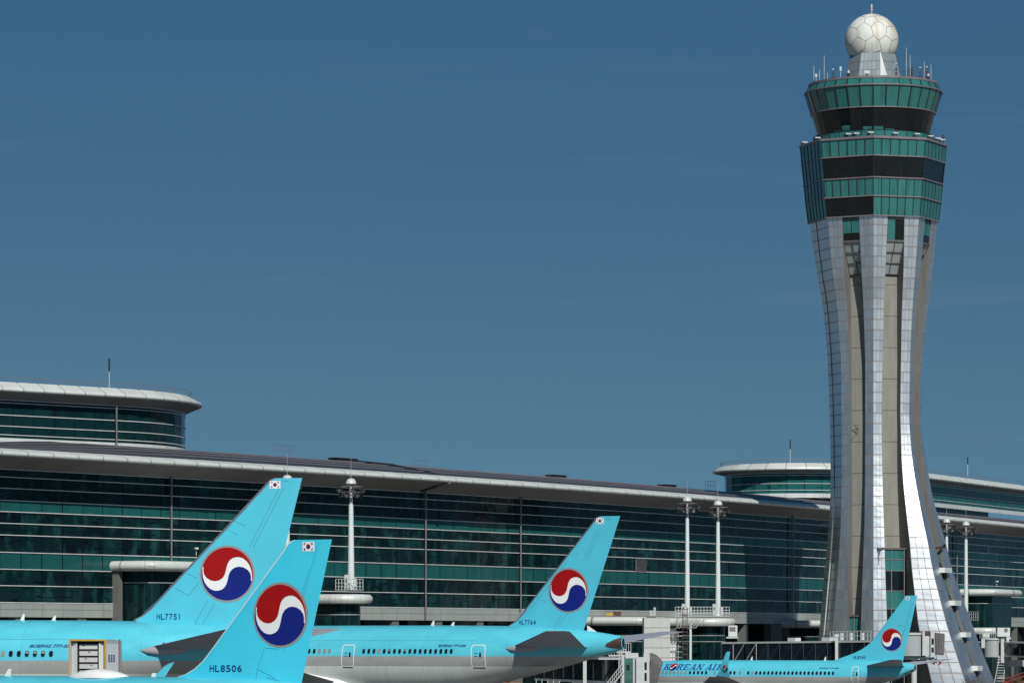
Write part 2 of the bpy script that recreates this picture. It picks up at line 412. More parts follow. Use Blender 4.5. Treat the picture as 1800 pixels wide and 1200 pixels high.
sweep(mb, [(-3.42, 10.3), (-5, 10.3)], 0, SL); sweep(mb, [(-3.42, 11.93), (-3.5, 11.93)], 0, SL)
tb(mb, 'spandrel_band')
for i in range(0, n, 3):
    s = ss[i]; mb = MB('base_panel'); mb.box((*FP(s, -4.2), 5.15), (1.5, 1.2, 10.3), T_at(s)); tb(mb, 'ground_floor_column')
mb = MB('vision')
for i in range(n):
    a = FP(ss[i], -7); b = FP(ss[i+1], -7); mb.poly([(*a, 0), (*b, 0), (*b, 10.4), (*a, 10.4)], 0, [(i, 3), (i+1, 3), (i+1, 6), (i, 6)])
tb(mb, 'ground_floor_wall')
for px in (301, 748, 915, 1393, 1682):
    s = s_at(px, -3.1); p = FP(s, -3.05); z0 = 12 if px != 748 else 10.4
    mb = MB('cap_grey'); mb.tube((*p, z0), (*p, 27.45), .11, n=8); mb.box((*p, 27.5), (.4, .4, .3), T_at(s)); tb(mb, 'downpipe')
s = s_at(1128, -3.2); mb = MB('cap_grey', 'dark'); a = T_at(s)
mb.box((*FP(s, -3.35), 18.75), (3.3, .1, 1.7), a)
for q in range(9): mb.box((*FP(s, -3.28), 18.05+q*.18), (3.0, .06, .07), a, 1)
tb(mb, 'louvre_panel')
mb = MB('fascia_panel', 'dark')     # joint where two eave lengths meet
s = s_at(783, .8); a = T_at(s); p = [FP(s, o) for o in (1.5, -.2, -3.2)]
mb.bar((*p[0], 28.55), (*p[1], 28.2), .5, .25); mb.bar((*p[1], 28.2), (*p[2], 27.5), .25, .2, 1); tb(mb, 'gutter_bracket')
mb = MB('roof_dark'); s0 = s_at(600, -25); s1 = s_at(775, 0)
P0 = FP(s0, -24); P1 = FP(s1, -.3); P2 = FP((s0+s1)/2, -12)
mb.bar((*P0, 32.7), (*P2, 31.5), .4, .3); mb.bar((*P2, 31.5), (*P1, 29.7), .3, .2); tb(mb, 'roof_valley')
for px, off, l in ((603, -25, 5), (977, -25, 4), (1172, -25, 4)):
    mb = MB('roof_dark', 'cap_grey'); s = s_at(px, off); mb.box((*FP(s, off), 32.85), (l, 1.6, .3), T_at(s)); mb.box((*FP(s, off), 33.03), (l+.5, 2.0, .06), T_at(s), 1)
    tb(mb, 'roof_hatch')
for px, z in ((483, 32.6), (726, 32.0), (1240, 32.7), (1440, 32.6)):
    s = s_at(px, -24); mb = MB('cap_grey'); a = T_at(s); p = FP(s, -24); q = FP(s+4.5, -24)
    for t in np.linspace(0, 1, 5):
        x, y = p[0]+(q[0]-p[0])*t, p[1]+(q[1]-p[1])*t; mb.tube((x, y, z), (x, y, z+1.5), .025, n=6)
    mb.tube((*p, z+1.5), (*q, z+1.5), .03, n=6); mb.tube((*p, z+.8), (*q, z+.8), .03, n=6); tb(mb, 'roof_ladder_rail')

# pavilions on the roof: plan curve, drum glass, white rim, railing, base
def offs(P, d):
    out = []
    n = len(P)
    for i in range(n):
        a = P[max(0, i-1)]; b = P[min(n-1, i+1)]; L = math.hypot(b[0]-a[0], b[1]-a[1]) or 1
        out.append((P[i][0]+(b[1]-a[1])/L*d, P[i][1]-(b[0]-a[0])/L*d))
    return out
def resample(P, st):
    P = np.array(P); d = np.concatenate([[0], np.cumsum(np.hypot(*(P[1:]-P[:-1]).T))]); n = int(d[-1]/st)
    return [(float(np.interp(q, d, P[:,0])), float(np.interp(q, d, P[:,1]))) for q in np.linspace(0, d[-1], n+1)]
def pavilion(label, P, z0, zl, rimz, pole_at, bh=.8, gm='pavilion_glass'):
    pav = empty('roof_pavilion', label, 'building', (*P[len(P)//2], z0))
    del pav['category']; del pav['label']; pav['label'] = label; pav.parent = term; pav.location = Vector((*P[len(P)//2], z0))-term_inv
    org = Vector((*P[len(P)//2], z0))
    def pb(mb, name, **k):
        mb.v = [(v[0]-org.x, v[1]-org.y, v[2]-org.z) for v in mb.v]; return mb.build(name, pav, **k)
    C = resample(P, 3.2)
    mb = MB(gm)
    for i in range(len(C)-1):
        for r in range(len(zl)-1):
            mb.poly([(*C[i], zl[r+1]), (*C[i+1], zl[r+1]), (*C[i+1], zl[r]), (*C[i], zl[r])], 0, [(i, 9-r), (i+1, 9-r), (i+1, 10-r), (i, 10-r)])
    pb(mb, 'glass_wall')
    def sw(mb, prof, closed=False, uv=False):
        rows = []
        O = [offs(C, o) for o, z in prof]
        for i in range(len(C)): rows.append([(*O[k][i], prof[k][1]) for k in range(len(prof))])
        mb.grid(rows, 0, closed, uvf=(lambda j, k: [(j, k), (j, k+1), (j+1, k+1), (j+1, k)]) if uv else None)
    mb = MB('fin_white')
    for z in zl[:-1]: sw(mb, [(0, z-.045), (.1, z-.045), (.1, z+.045), (0, z+.045)], True)
    pb(mb, 'sunshade_rail')
    mb = MB('white_paint'); sw(mb, [(0, zl[-1]-bh), (.22, zl[-1]-bh), (.22, zl[-1]), (0, zl[-1])], True); pb(mb, 'base_band')
    rz = rimz; mb = MB('fascia_panel')
    sw(mb, [(.6, rz), (2.0, rz-.72), (2.02, rz-.75), (2.17, rz-.82), (2.26, rz-.96), (2.3, rz-1.08), (2.25, rz-1.22), (2.12, rz-1.32), (1.9, rz-1.36)], uv=True); pb(mb, 'eave', smooth=22, weld=True)
    mb = MB('soffit'); sw(mb, [(1.92, rz-1.36), (0, zl[0]+.02)]); pb(mb, 'soffit')
    mb = MB('roof_dark'); I = offs(C, .6); mb.poly([(*q, rz-.02) for q in I]); pb(mb, 'roof')
    mb = MB('cap_grey'); O = offs(C, .9)
    for i in range(len(O)-1):
        mb.tube((*O[i], rz-.2), (*O[i], rz+.62), .03, n=5)
        for dz in (.62, .3): mb.tube((*O[i], rz+dz), (*O[i+1], rz+dz), .035 if dz > .5 else .02, n=5, caps=False)
    pb(mb, 'railing')
    for (x, y, h) in pole_at:
        mb = MB('white_paint', 'dark'); mb.tube((x, y, rz-.1), (x, y, rz+h*.62), .06, .045, n=6); mb.tube((x, y, rz+h*.62), (x, y, rz+h), .12, .12, n=6, m=1); pb(mb, 'lightning_rod')
    return pav
az = R_(43); ux, uy = math.cos(az), math.sin(az)
def arc(cx, cy, r, a0, a1, n=24): return [(cx+r*math.cos(R_(a0+(a1-a0)*i/n)), cy+r*math.sin(R_(a0+(a1-a0)*i/n))) for i in range(n+1)]
ad = math.degrees(az)
cx, cy, r = -66.0, 505, 22
P = [(cx+r*math.cos(R_(ad-90))-ux*120, cy+r*math.sin(R_(ad-90))-uy*120)] + arc(cx, cy, r, ad-90, ad+90, 40) + [(cx+r*math.cos(R_(ad+90))-ux*120, cy+r*math.sin(R_(ad+90))-uy*120)]
pavilion('round-ended glass pavilion with white rim at the left end of the roof', P, 33.0, [38.1, 37.75, 36.2, 34.8, 33.7, 33.3], 40.35, [((192-900)*495/F, 495, 4.4)], 3.0, 'pavilion_shaded')
az = T_at(s_at(1700)); ux, uy = math.cos(az), math.sin(az); ad = math.degrees(az)
cx, cy, r = 52.5, 697, 13
P = [(cx-ux*0+r*math.cos(R_(ad+90))+ux*160, cy+r*math.sin(R_(ad+90))+uy*160)] + arc(cx, cy, r, ad+90, ad+270, 30) + [(cx+r*math.cos(R_(ad-90))+ux*160, cy+r*math.sin(R_(ad-90))+uy*160)]
pavilion('curved glass pavilion with white rim behind the control tower', P, 34.0, [38.2, 37.8, 36.3, 35.1, 34.5], 40.0, [((1389-900)*690/F, 690, 4.6), ((1701-900)*735/F, 735, 3.6)])
# downpipe of the left pavilion
mb = MB('cap_grey'); p = W(205, 714, 487.5); q = W(205, 790, 487.5); mb.tube(p, q, .12, n=8); tb(mb, 'downpipe')

# gate piers in front of the wall
def pier(name, label, px, D0, length, width, zt, side='square', glassm='vision', hood=1.0):
    """pier that leaves the wall at facade pixel px; n = outward, u = along the wall"""
    s = s_at(px, -3.4); a = T_at(s); n = (math.sin(a), -math.cos(a)); u = (math.cos(a), math.sin(a)); b = FP(s, -3.4)
    t = empty(name, label, 'building', (b[0], b[1], 0), a-math.pi/2)     # local x = outward, y = along wall
    def outl(g):
        L = length+g; w0 = -g; w1 = width+g
        if side == 'round':
            r = (w1-w0)/2; return [(0, w1)] + [(L-r+r*math.sin(R_(q)), (w0+w1)/2+r*math.cos(R_(q))) for q in range(0, 181, 12)] + [(0, w0)]
        c = 1.5; return [(0, w1), (L-c, w1), (L-.4, w1-.4), (L, w1-c), (L, w0+c), (L-.4, w0+.4), (L-c, w0), (0, w0)]
    prof = [(0, zt-1.25), (hood*.8, zt-1.15), (hood, zt-.9), (hood+.1, zt-.6), (hood, zt-.3), (hood*.75, zt-.06), (.2, zt)]
    mb = MB('fascia_panel'); rows = [[(x, y, z) for x, y in outl(g)] for g, z in prof]; mb.grid(rows, uvf=lambda j, k: [(k*.9, j), (k*.9+.9, j), (k*.9+.9, j+1), (k*.9, j+1)])
    mb.build('hood', t, smooth=40, weld=True)
    mb = MB('white_paint'); mb.poly([(x, y, zt-.01) for x, y in outl(.2)]); mb.build('roof', t)
    mb = MB('soffit'); mb.poly([(x, y, zt-1.26) for x, y in outl(.02)]); mb.build('soffit', t)
    mb = MB(glassm); O = outl(-.5); k = 0; zs = [0, 3.5, 7.5, zt-2.6, zt-1.2]
    for i in range(len(O)-1):
        L = math.hypot(O[i+1][0]-O[i][0], O[i+1][1]-O[i][1]); nn = max(1, int(L/2.6))
        for j in range(nn):
            p = [O[i][c]+(O[i+1][c]-O[i][c])*j/nn for c in (0, 1)]; q = [O[i][c]+(O[i+1][c]-O[i][c])*(j+1)/nn for c in (0, 1)]
            for r in range(4):
                mb.poly([(*p, zs[r]), (*q, zs[r]), (*q, zs[r+1]), (*p, zs[r+1])], 0, [(k, r+40), (k+1, r+40), (k+1, r+41), (k, r+41)])
            k += 1
    mb.build('glass_wall', t)
    mb = MB('base_panel'); mb.box((.35, -.1, (zt-1.2)/2), (1.1, .7, zt-1.25)); mb.build('corner_pier', t)
    for z in (zs[2], zs[3]):
        mb = MB('alu')
        for i in range(len(O)-1): mb.bar((*O[i], z), (*O[i+1], z), .1, .1)
        mb.build('transom', t)
    return t
pier('gate_pier', 'tall glazed gate pier with white rounded hood left of the tail fins', 203, 0, 5.4, 16, 17.1)
pier('gate_pier', 'tall glazed gate pier with white rounded hood at the far right edge', 1690, 0, 5.6, 16, 17.0)
pier('gate_pier', 'round-nosed gate pier carrying the mast behind the middle tail fins', 537, 0, 6.8, 5.2, 13.5, 'round')
pier('gate_pier', 'round-nosed gate pier under the railed light masts left of the control tower', 1180, 0, 7.6, 6.5, 11.0, 'round', 'vision')
pier('gate_pier', 'low gate pier with white hood just right of the middle tail fin', 1010, 0, 10.5, 7, 11.0)
pier('gate_pier', 'small round-nosed gate pier peeking out right of the tower foot', 1668, 0, 8.0, 4, 10.0, 'round')
pier('gate_pier', 'hooded gate pier in the shadow left of the tower foot', 1378, 0, 8.0, 9, 10.9)

# railings on pier roofs
def railing(label, a, b, h=1.3, n=12, mat='white_frame', group='railings on the pier roofs'):
    a = Vector(a); b = Vector(b); mb = MB(mat); o = a.copy()
    for i in range(n+1):
        p = (b-a)*i/n; mb.tube(p, p+Vector((0,0,h)), .045, n=6)
    for z in (h, h*.66, h*.33, .05): mb.tube(Vector((0,0,z)), (b-a)+Vector((0,0,z)), .04, n=6)
    r = mb.build('railing'); r.location = o; return tag(r, label, 'railing', group)
railing('white mesh railing beside the mast right of the front tail fin', W(590, 1037, 452), W(638, 1037, 450), 1.35, 9)
railing('long white railing under the pair of light masts', W(1187, 1083, 528), W(1282, 1083, 530), 1.35, 17)
railing('short white railing on the small pier right of the tower foot', W(1700, 1090, 640), W(1719, 1090, 637), 1.5, 5)

# light masts
def mast(label, px, ytop, ybot, Y, wpx):
    b = W(px, ybot, Y); t = W(px, ytop, Y); k = Y/F; r = wpx*k/2*.9
    m = empty('light_mast', label, 'light mast', b, 0, 'light masts in front of the terminal'); H = t.z-b.z
    mb = MB('pole_white'); mb.tube((0,0,0), (0,0,H-3.2), r*1.12, r*.72, n=16); mb.tube((0,0,0), (0,0,.15), r*1.9, n=12); mb.build('pole', m, smooth=40)
    mb = MB('alu'); mb.tube((0,0,H-3.2), (0,0,H-.6), r*.5, n=10); mb.build('neck', m)
    hb = H-.75
    mb = MB('white_paint'); mb.lathe([(1e-3, .66), (.25, .64), (.47, .5), (.6, .28), (.64, 0), (1e-3, 0)], (0,0,hb), 20); mb.build('dome', m, smooth=40)
    mb = MB('cap_grey'); R0 = 1.4
    for q in range(18):
        a0 = 2*math.pi*q/18; a1 = 2*math.pi*(q+1)/18
        for zz, rr in ((hb-.35, R0), (hb-1.0, R0*.8)): mb.tube((rr*math.cos(a0), rr*math.sin(a0), zz), (rr*math.cos(a1), rr*math.sin(a1), zz), .05, n=5, caps=False)
        if q % 3 == 0:
            mb.tube((0,0,hb-.2), (R0*math.cos(a0), R0*math.sin(a0), hb-.35), .045, n=5); mb.tube((0,0,hb-1.6), (R0*.8*math.cos(a0), R0*.8*math.sin(a0), hb-1.0), .035, n=5)
    mb.build('lamp_ring', m)
    proto = None
    rr = random.Random(int(px))
    for q in range(12):
        a0 = 2*math.pi*(q+.3)/12
        if proto is None:
            mb = MB('dark', 'lamp_glass'); mb.hexa([(-.1,-.22,-.15),(.25,-.26,-.22),(.25,.26,-.22),(-.1,.22,-.15),(-.1,-.22,.15),(.25,-.26,.22),(.25,.26,.22),(-.1,.22,.15)])
            mb.poly([(.26,-.24,-.2),(.26,.24,-.2),(.26,.24,.2),(.26,-.24,.2)], 1); mb.bar((-.1,0,.1),(-.15,0,.5),.06); fl = mb.build('floodlight', m); proto = fl
        else: fl = proto.copy(); COL.objects.link(fl); fl.parent = m
        z = hb-.8 if q % 2 else hb-1.35; rad = 1.5 if q % 2 else 1.15
        fl.location = (rad*math.cos(a0), rad*math.sin(a0), z); fl.rotation_euler = (0, R_(25+rr.uniform(-8, 20)), a0)
    mb = MB('alu'); mb.tube((0,0,hb+.7), (0,0,hb+3.1), .035, .015, n=5); mb.build('spike', m)
    mb = MB('white_frame', 'dark'); mb.box((-.55, -.2, 1.0), (.45, .4, 1.6)); mb.box((.5, -.3, .8), (.3, .3, 1.2)); mb.box((-.55, -.42, 1.2), (.15, .05, .4), 0, 1); mb.build('control_box', m)
    return m
mast('white light mast half hidden behind the leftmost tail fin', 505, 833, 1050, 447, 11)
mast('white light mast just right of the leftmost tail fins', 617, 839, 1036, 452, 12.5)
mast('left one of the two white light masts at the railed pier', 1208, 871, 1083, 530, 9.5)
mast('right one of the two white light masts at the railed pier', 1262, 878, 1083, 536, 9.5)
mast('white light mast touching the right edge of the control tower', 1664, 910, 1100, 640, 7.6)
mast('rightmost white light mast beyond the control tower', 1698, 915, 1100, 640, 8.2)

# ------------------------------------------------------------------ control tower
TX, TY = (1535-900)*550/F, 550.0
tower = empty('control_tower', 'tall waisted air traffic control tower with green glass bands and a white ball on top', 'tower', (TX, TY, 0))
ANG = [-95.4, -50.4, -5.4, 39.6, 84.6, 129.6, 174.6, 219.6]
def dirv(t): return Vector((math.sin(R_(t)), -math.cos(R_(t)), 0))
zof = lambda y: CH+(HZ-y)/12.0
TAB = {
 0: ([376,420,480,540,620,700,760,850,920,980,1040,1100,1217],[9.45,8.95,8.2,7.3,6.7,6.42,6.28,6.2,6.42,6.9,7.35,7.8,8.8]),
 1: ([376,480,540,640,760,850,920,1000,1050,1100,1217],[9.45,8.44,7.4,6.6,6.45,6.4,6.65,7.15,7.7,8.2,9.3]),
 2: ([376,480,540,640,740,850,920,1000,1100,1217],[9.45,8.5,7.7,7.05,6.9,7.0,7.35,8.0,9.2,10.8]),
 3: ([376,480,560,640,740,800,850,920,960,1000,1050,1100,1150,1217],[9.45,8.6,7.9,7.5,7.3,7.8,8.6,10.15,11.2,11.95,13.4,14.9,16.8,19.3]),
 4: ([376,480,560,640,700,760,800,860,900,950,1000,1050,1100,1150,1217],[9.45,8.6,7.8,7.2,7.0,7.1,7.6,8.4,9.2,10.5,11.45,12.95,14.5,16,18.3]),
 5: ([376,480,640,760,920,1000,1100,1217],[9.45,8.5,7.1,6.9,8,9,11,13.5]),
 6: ([376,480,640,760,920,1000,1100,1217],[9.45,8.4,6.9,6.6,7,7.5,8.5,9.6]),
 7: ([376,480,640,760,920,1000,1100,1217],[9.45,8.2,6.6,6.3,6.5,7,7.8,8.8]) }
def smooth_itp(y, xs, ys):
    return sum(itp(y+d, xs, ys)*wt for d, wt in ((-24, .1), (-12, .2), (0, .4), (12, .2), (24, .1)))
def Rc(i, y): return smooth_itp(y, *TAB[i % 8])
def corner(i, y): return dirv(ANG[i % 8])*Rc(i, y)
# width fraction of a leg on the face after corner i (right side) and before corner i (left side)
WR = {0: ([376,480,640,1217],[.33,.29,.25,.34]), 1: ([376,480,640,900,1000,1100,1217],[.33,.29,.26,.28,.29,.35,.37]), 2: ([376,480,640,850,1217],[.325,.29,.25,.22,.175]),
      3: ([376,480,640,760,900,1000,1118,1217],[.33,.29,.26,.27,.33,.37,.43,.44])}
WL = {1: ([376,480,640,1217],[.33,.29,.25,.34]), 2: ([376,480,640,920,1000,1100,1217],[.32,.29,.25,.27,.3,.31,.32]), 3: ([376,480,640,760,850,920,1000,1100,1217],[.33,.285,.25,.25,.295,.32,.35,.39,.36]),
      4: ([376,480,640,760,900,1000,1118,1217],[.33,.29,.25,.26,.31,.35,.43,.44])}
dflt = ([376,480,640,1217],[.33,.29,.25,.33])
def fr(i, side, y): t = (WR if side > 0 else WL).get(i % 8, dflt); return itp(y, *t)
CA = 5.45
YS = [376]+list(np.arange(388, 1217, 12.0))+[1217]
def face_n(i): return dirv(ANG[i % 8]+22.5)
for i in range(8):
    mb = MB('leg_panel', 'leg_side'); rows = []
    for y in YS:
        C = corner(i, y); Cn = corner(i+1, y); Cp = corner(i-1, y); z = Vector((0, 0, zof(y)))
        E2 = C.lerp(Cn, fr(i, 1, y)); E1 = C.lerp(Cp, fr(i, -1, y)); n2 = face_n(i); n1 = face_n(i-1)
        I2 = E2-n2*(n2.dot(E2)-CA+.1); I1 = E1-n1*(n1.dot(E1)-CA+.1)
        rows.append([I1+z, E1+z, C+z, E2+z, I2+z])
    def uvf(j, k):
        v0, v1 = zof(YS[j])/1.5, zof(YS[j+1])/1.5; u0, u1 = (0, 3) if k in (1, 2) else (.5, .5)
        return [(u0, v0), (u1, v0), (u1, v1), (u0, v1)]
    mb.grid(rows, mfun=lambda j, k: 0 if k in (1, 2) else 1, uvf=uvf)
    mb.build('leg', tower)
mb = MB('concrete'); a = [dirv(t)*CA/math.cos(R_(22.5)) for t in ANG]
mb.grid([[p+Vector((0,0,z)) for p in a] for z in (0, 62, 69)], close=True); mb.build('shaft_core', tower)
# details in the recess between legs
def slot(i, y, inset=0.):
    C = corner(i, y); Cn = corner(i+1, y); n = face_n(i); z = Vector((0,0,zof(y)))
    return C.lerp(Cn, fr(i, 1, y))-n*inset+z, C.lerp(Cn, 1-fr(i+1, -1, y))-n*inset+z
def quadrow(mb, a0, b0, a1, b1, nu, u0, v0, m=0):
    mb.poly([a0, b0, b1, a1], m, [(u0, v0), (u0+nu, v0), (u0+nu, v0+1), (u0, v0+1)])
for i in range(1, 8):
    mb = MB('tower_teal', 'tower_dark', 'rust_frame')
    for y0, y1, m in ((376, 394, 0), (396, 419, 0), (419, 432, 1)):
        a0, b0 = slot(i, y1, .12); a1, b1 = slot(i, y0, .12)
        if i == 2 and y0 >= 396:
            mid0 = a0.lerp(b0, .5); mid1 = a1.lerp(b1, .5); quadrow(mb, a0, mid0, a1, mid1, 1, 0, 3, 0); quadrow(mb, mid0, b0, mid1, b1, 1, 7, 3, 1)
        else: quadrow(mb, a0, b0, a1, b1, 2, i*3, 2 if y0 > 380 else 5, m)
    for y in (376, 395, 433):
        a0, b0 = slot(i, y, .05); mb.bar(a0, b0, .12, .18, 2)
    mb.build('window', tower)
    n = face_n(i); a0, b0 = slot(i, 434, .1); a1, b1 = slot(i, 488, .0)
    a1 = a1-n*(n.dot(a1)-CA-.25); b1 = b1-n*(n.dot(b1)-CA-.25)
    mb = MB('bridge_grey', 'rust_frame'); mb.poly([a0, b0, b1, a1])
    for t in (0, .33, .66, 1): mb.bar(a0.lerp(a1, t)+n*.06, b0.lerp(b1, t)+n*.06, .14, .14, 1)
    mb.bar(a0.lerp(b0, .5)+n*.06, a1.lerp(b1, .5)+n*.06, .12, .12, 1); mb.bar(b0+n*.06, b1+n*.06, .14, .14, 1); mb.bar(a0+n*.06, a1+n*.06, .14, .14, 1)
    mb.build('sloping_panel', tower)
mb = MB('leg_panel'); ys_ = YS[::1]
for j_ in range(len(ys_)-1):
    a0, b0 = slot(0, ys_[j_+1], .1); a1, b1 = slot(0, ys_[j_], .1)
    mb.poly([a0, b0, b1, a1], 0, [(0, zof(ys_[j_+1])/1.5), (3, zof(ys_[j_+1])/1.5), (3, zof(ys_[j_])/1.5), (0, zof(ys_[j_])/1.5)])
mb.build('infill_panel', tower)
# glazed stair boxes at the foot
for i, ytop, ap in ((2, 967, 7.6), (1, 1083, 6.9)):
    n = face_n(i); t = Vector((-n.y, n.x, 0)); A, B = slot(i, 1000)
    ta = t.dot(A)-.8; tb_ = t.dot(B)+.3
    if i == 2: tb_ = t.dot(slot(2, 1000)[1])-.25
    zt = zof(ytop); mb = MB('tower_teal', 'tower_dark', 'rust_frame', 'cap_grey')
    zz = [zt, zt-1.5, zt-3.1, zt-6.0, zt-8.6, zt-12.5, zt-16, zt-20.5] if i == 2 else [zt, zt-2.3, zt-4.6, zt-7, zt-11]
    for j in range(len(zz)-1):
        z1, z0 = zz[j], max(0, zz[j+1]); m = (0, 0, 1, 0, 1, 0, 1)[j] if i == 2 else 0
        if z1 <= 0: break
        for h in range(2):
            p = n*ap+t*(ta+(tb_-ta)*h/2); q = n*ap+t*(ta+(tb_-ta)*(h+1)/2)
            mb.poly([p+Vector((0,0,z0)), q+Vector((0,0,z0)), q+Vector((0,0,z1)), p+Vector((0,0,z1))], m, [(h+j*3, j+60), (h+1+j*3, j+60), (h+1+j*3, j+61), (h+j*3, j+61)])
        mb.bar(n*(ap+.04)+t*ta+Vector((0,0,z0)), n*(ap+.04)+t*tb_+Vector((0,0,z0)), .1, .12, 3)
    for h in (0, .5, 1):
        p = n*(ap+.04)+t*(ta+(tb_-ta)*h); mb.bar(p+Vector((0,0,0)), p+Vector((0,0,zt)), .12, .12, 3)
    p = n*(ap/2+CA/2)+t*((ta+tb_)/2)+Vector((0,0,zt+.08)); mb.box(p, (tb_-ta+.4, ap-CA+.5, .25), math.atan2(t.y, t.x), 2)
    P_ = [n*CA+t*tb_, n*ap+t*tb_]; mb.poly([P_[0], P_[1], P_[1]+Vector((0,0,zt)), P_[0]+Vector((0,0,zt))], 2)
    mb.build('stair_window', tower)
# glazed strip between the two right-hand legs
mb = MB('tower_dark', 'tower_teal', 'cap_grey'); ys = list(np.arange(975, 1217, 14))
for j in range(len(ys)-1):
    a0, b0 = slot(3, ys[j+1], .45); a1, b1 = slot(3, ys[j], .45); quadrow(mb, a0, b0, a1, b1, 1, j, 3, 1 if j % 4 in (0, 3) else 0)
    mb.bar(a0, b0, .1, .1, 2)
mb.build('strip_window', tower)
for y in (1003, 1060, 1115, 1173):
    a, b = slot(3, y, .0); n = face_n(3); c = (a+b)/2; mb = MB('white_paint')
    mb.box(c+n*.25, ((b-a).length+.7, 1.1, .7), math.atan2((b-a).y, (b-a).x)); mb.build('ledge', tower)
# equipment platform and cables
for i, y, t0 in ((1, 757, .4), (3, 757, .35)):
    a, b = slot(i, y, 0); n = face_n(i); c = a.lerp(b, t0); c = c-n*(n.dot(c)-CA); mb = MB('dark')
    mb.tube(c, c+n*.5+Vector((0,0,.1)), .04, n=5); mb.tube(c+n*.5+Vector((-.5,0,.7)), c+n*.5+Vector((.3,0,-.3)), .04, n=5); mb.tube(c+n*.5+Vector((.3,0,-.3)), c+n*.4+Vector((-.9,0,-1.4)), .03, n=5); mb.tube(c+n*.5+Vector((-.3,0,.5)), c+n*.5+Vector((.35,0,.5)), .04, n=5)
    mb.build('antenna_bracket', tower)
a, b = slot(3, 965, .0); mb = MB('exhaust', 'dark'); mb.bar(a, b+Vector((.4,-.2,.3)), .3, .3); mb.tube(b+Vector((.3,-.3,.1)), b+Vector((.5,-.5,.6)), .22, n=8, m=1); mb.build('spotlight', tower)
# pipe down the dark left face
i = 0; mb = MB('white_frame'); n = face_n(0); pts = []
for y in (990, 1040, 1080, 1115): a, b = slot(0, y, 0); pts.append(a.lerp(b, .35)+n*.15)
for j in range(3): mb.tube(pts[j], pts[j+1], .09, n=6)
mb.build('pipe', tower)

# octagonal glass bands
ROW = [(79.95, 10.65), (77.35, 10.42), (74.25, 10.1), (71.6, 9.85), (68.8, 9.5)]
rt = {0: (0, 0, 0, 0), 1: (0, 1, 0, 1), 2: (0, 1, 0, 0), 3: (0, 1, 0, 0), 4: (0, 1, 0, 1), 5: (0, 1, 0, 1), 6: (0, 1, 0, 1), 7: (0, 0, 0, 0)}
for r in range(4):
    mb = MB('tower_teal', 'tower_dark'); z1, R1 = ROW[r]; z0, R0 = ROW[r+1]
    for i in range(8):
        a1, b1 = dirv(ANG[i])*R1, dirv(ANG[(i+1) % 8])*R1; a0, b0 = dirv(ANG[i])*R0, dirv(ANG[(i+1) % 8])*R0
        for q in range(6):
            m = rt[i][r]
            if i == 1 and r == 1 and q in (3, 4): m = 1
            P = [a0.lerp(b0, q/6), a0.lerp(b0, (q+1)/6), b1*0+a1.lerp(b1, (q+1)/6), a1.lerp(b1, q/6)]
            P = [P[0]+Vector((0,0,z0)), P[1]+Vector((0,0,z0)), P[2]+Vector((0,0,z1)), P[3]+Vector((0,0,z1))]
            mb.poly(P, m, [(i*9+q, r*3), (i*9+q+1, r*3), (i*9+q+1, r*3+1), (i*9+q, r*3+1)])
    mb.build('window_band', tower)
mb = MB('mullion')
for r in range(4):
    z1, R1 = ROW[r]; z0, R0 = ROW[r+1]
    for i in range(8):
        a1, b1 = dirv(ANG[i])*(R1+.03), dirv(ANG[(i+1) % 8])*(R1+.03); a0, b0 = dirv(ANG[i])*(R0+.03), dirv(ANG[(i+1) % 8])*(R0+.03)
        for q in range(6):
            if q and rt[i][r]: continue
            mb.bar(a0.lerp(b0, q/6)+Vector((0,0,z0)), a1.lerp(b1, q/6)+Vector((0,0,z1)), .17 if q else .26, .07)
mb.build('mullion', tower)
mb = MB('cap_grey')
for z, R0 in ROW:
    for i in range(8):
        a, b = dirv(ANG[i])*(R0+.08), dirv(ANG[(i+1) % 8])*(R0+.08); hh = .34 if z > 79 else .16; mb.bar(a+Vector((0,0,z)), b+Vector((0,0,z)), .2, hh)
mb.build('band_rail', tower)
mb = MB('roof_dark'); mb.poly([dirv(t)*10.6+Vector((0,0,80.0)) for t in ANG]); mb.poly([dirv(t)*9.4+Vector((0,0,68.85)) for t in ANG]); mb.build('terrace', tower)
# cab
NP = 32
def ring(R0, z, n=NP): return [(R0*math.sin(2*math.pi*(q+.5)/n), -R0*math.cos(2*math.pi*(q+.5)/n), z) for q in range(n)]
def ringband(name, mats, lv, ms, mull=True):
    mb = MB(*mats)
    rows = [ring(R0, z) for R0, z in lv]
    mb.grid(rows, close=True, mfun=lambda j, k: ms[j], uvf=lambda j, k: [(k+j*50, j), (k+j*50+1, j), (k+j*50+1, j+1), (k+j*50, j+1)])
    o = mb.build(name, tower)
ringband('cab_glass', ['tower_teal', 'tower_dark'], [(7.95, 80.5), (9.05, 84.5), (9.98, 87.6), (9.45, 88.65)], [1, 0, 0])
mb = MB('tower_teal'); ra, rb = ring(7.98, 80.6), ring(8.42, 82.05)  # parapet reflection put on the dark cab glass as teal quads
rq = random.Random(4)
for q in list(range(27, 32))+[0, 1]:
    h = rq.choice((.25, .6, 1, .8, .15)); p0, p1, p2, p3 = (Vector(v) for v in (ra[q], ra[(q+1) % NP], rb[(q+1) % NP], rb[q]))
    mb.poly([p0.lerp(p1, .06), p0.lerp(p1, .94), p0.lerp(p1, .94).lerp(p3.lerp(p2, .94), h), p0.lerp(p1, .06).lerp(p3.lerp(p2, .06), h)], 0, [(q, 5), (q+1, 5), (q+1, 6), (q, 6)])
mb.build('parapet_reflection', tower)
mb = MB('mullion'); lv = [(9.08, 84.5), (10.01, 87.6), (9.48, 88.65)]
for q in range(NP):
    for (ra, za), (rb, zb) in zip(lv[:-1], lv[1:]):
        mb.bar(ring(ra, za)[q], ring(rb, zb)[q], .2, .06)
mb.build('cab_mullion', tower)
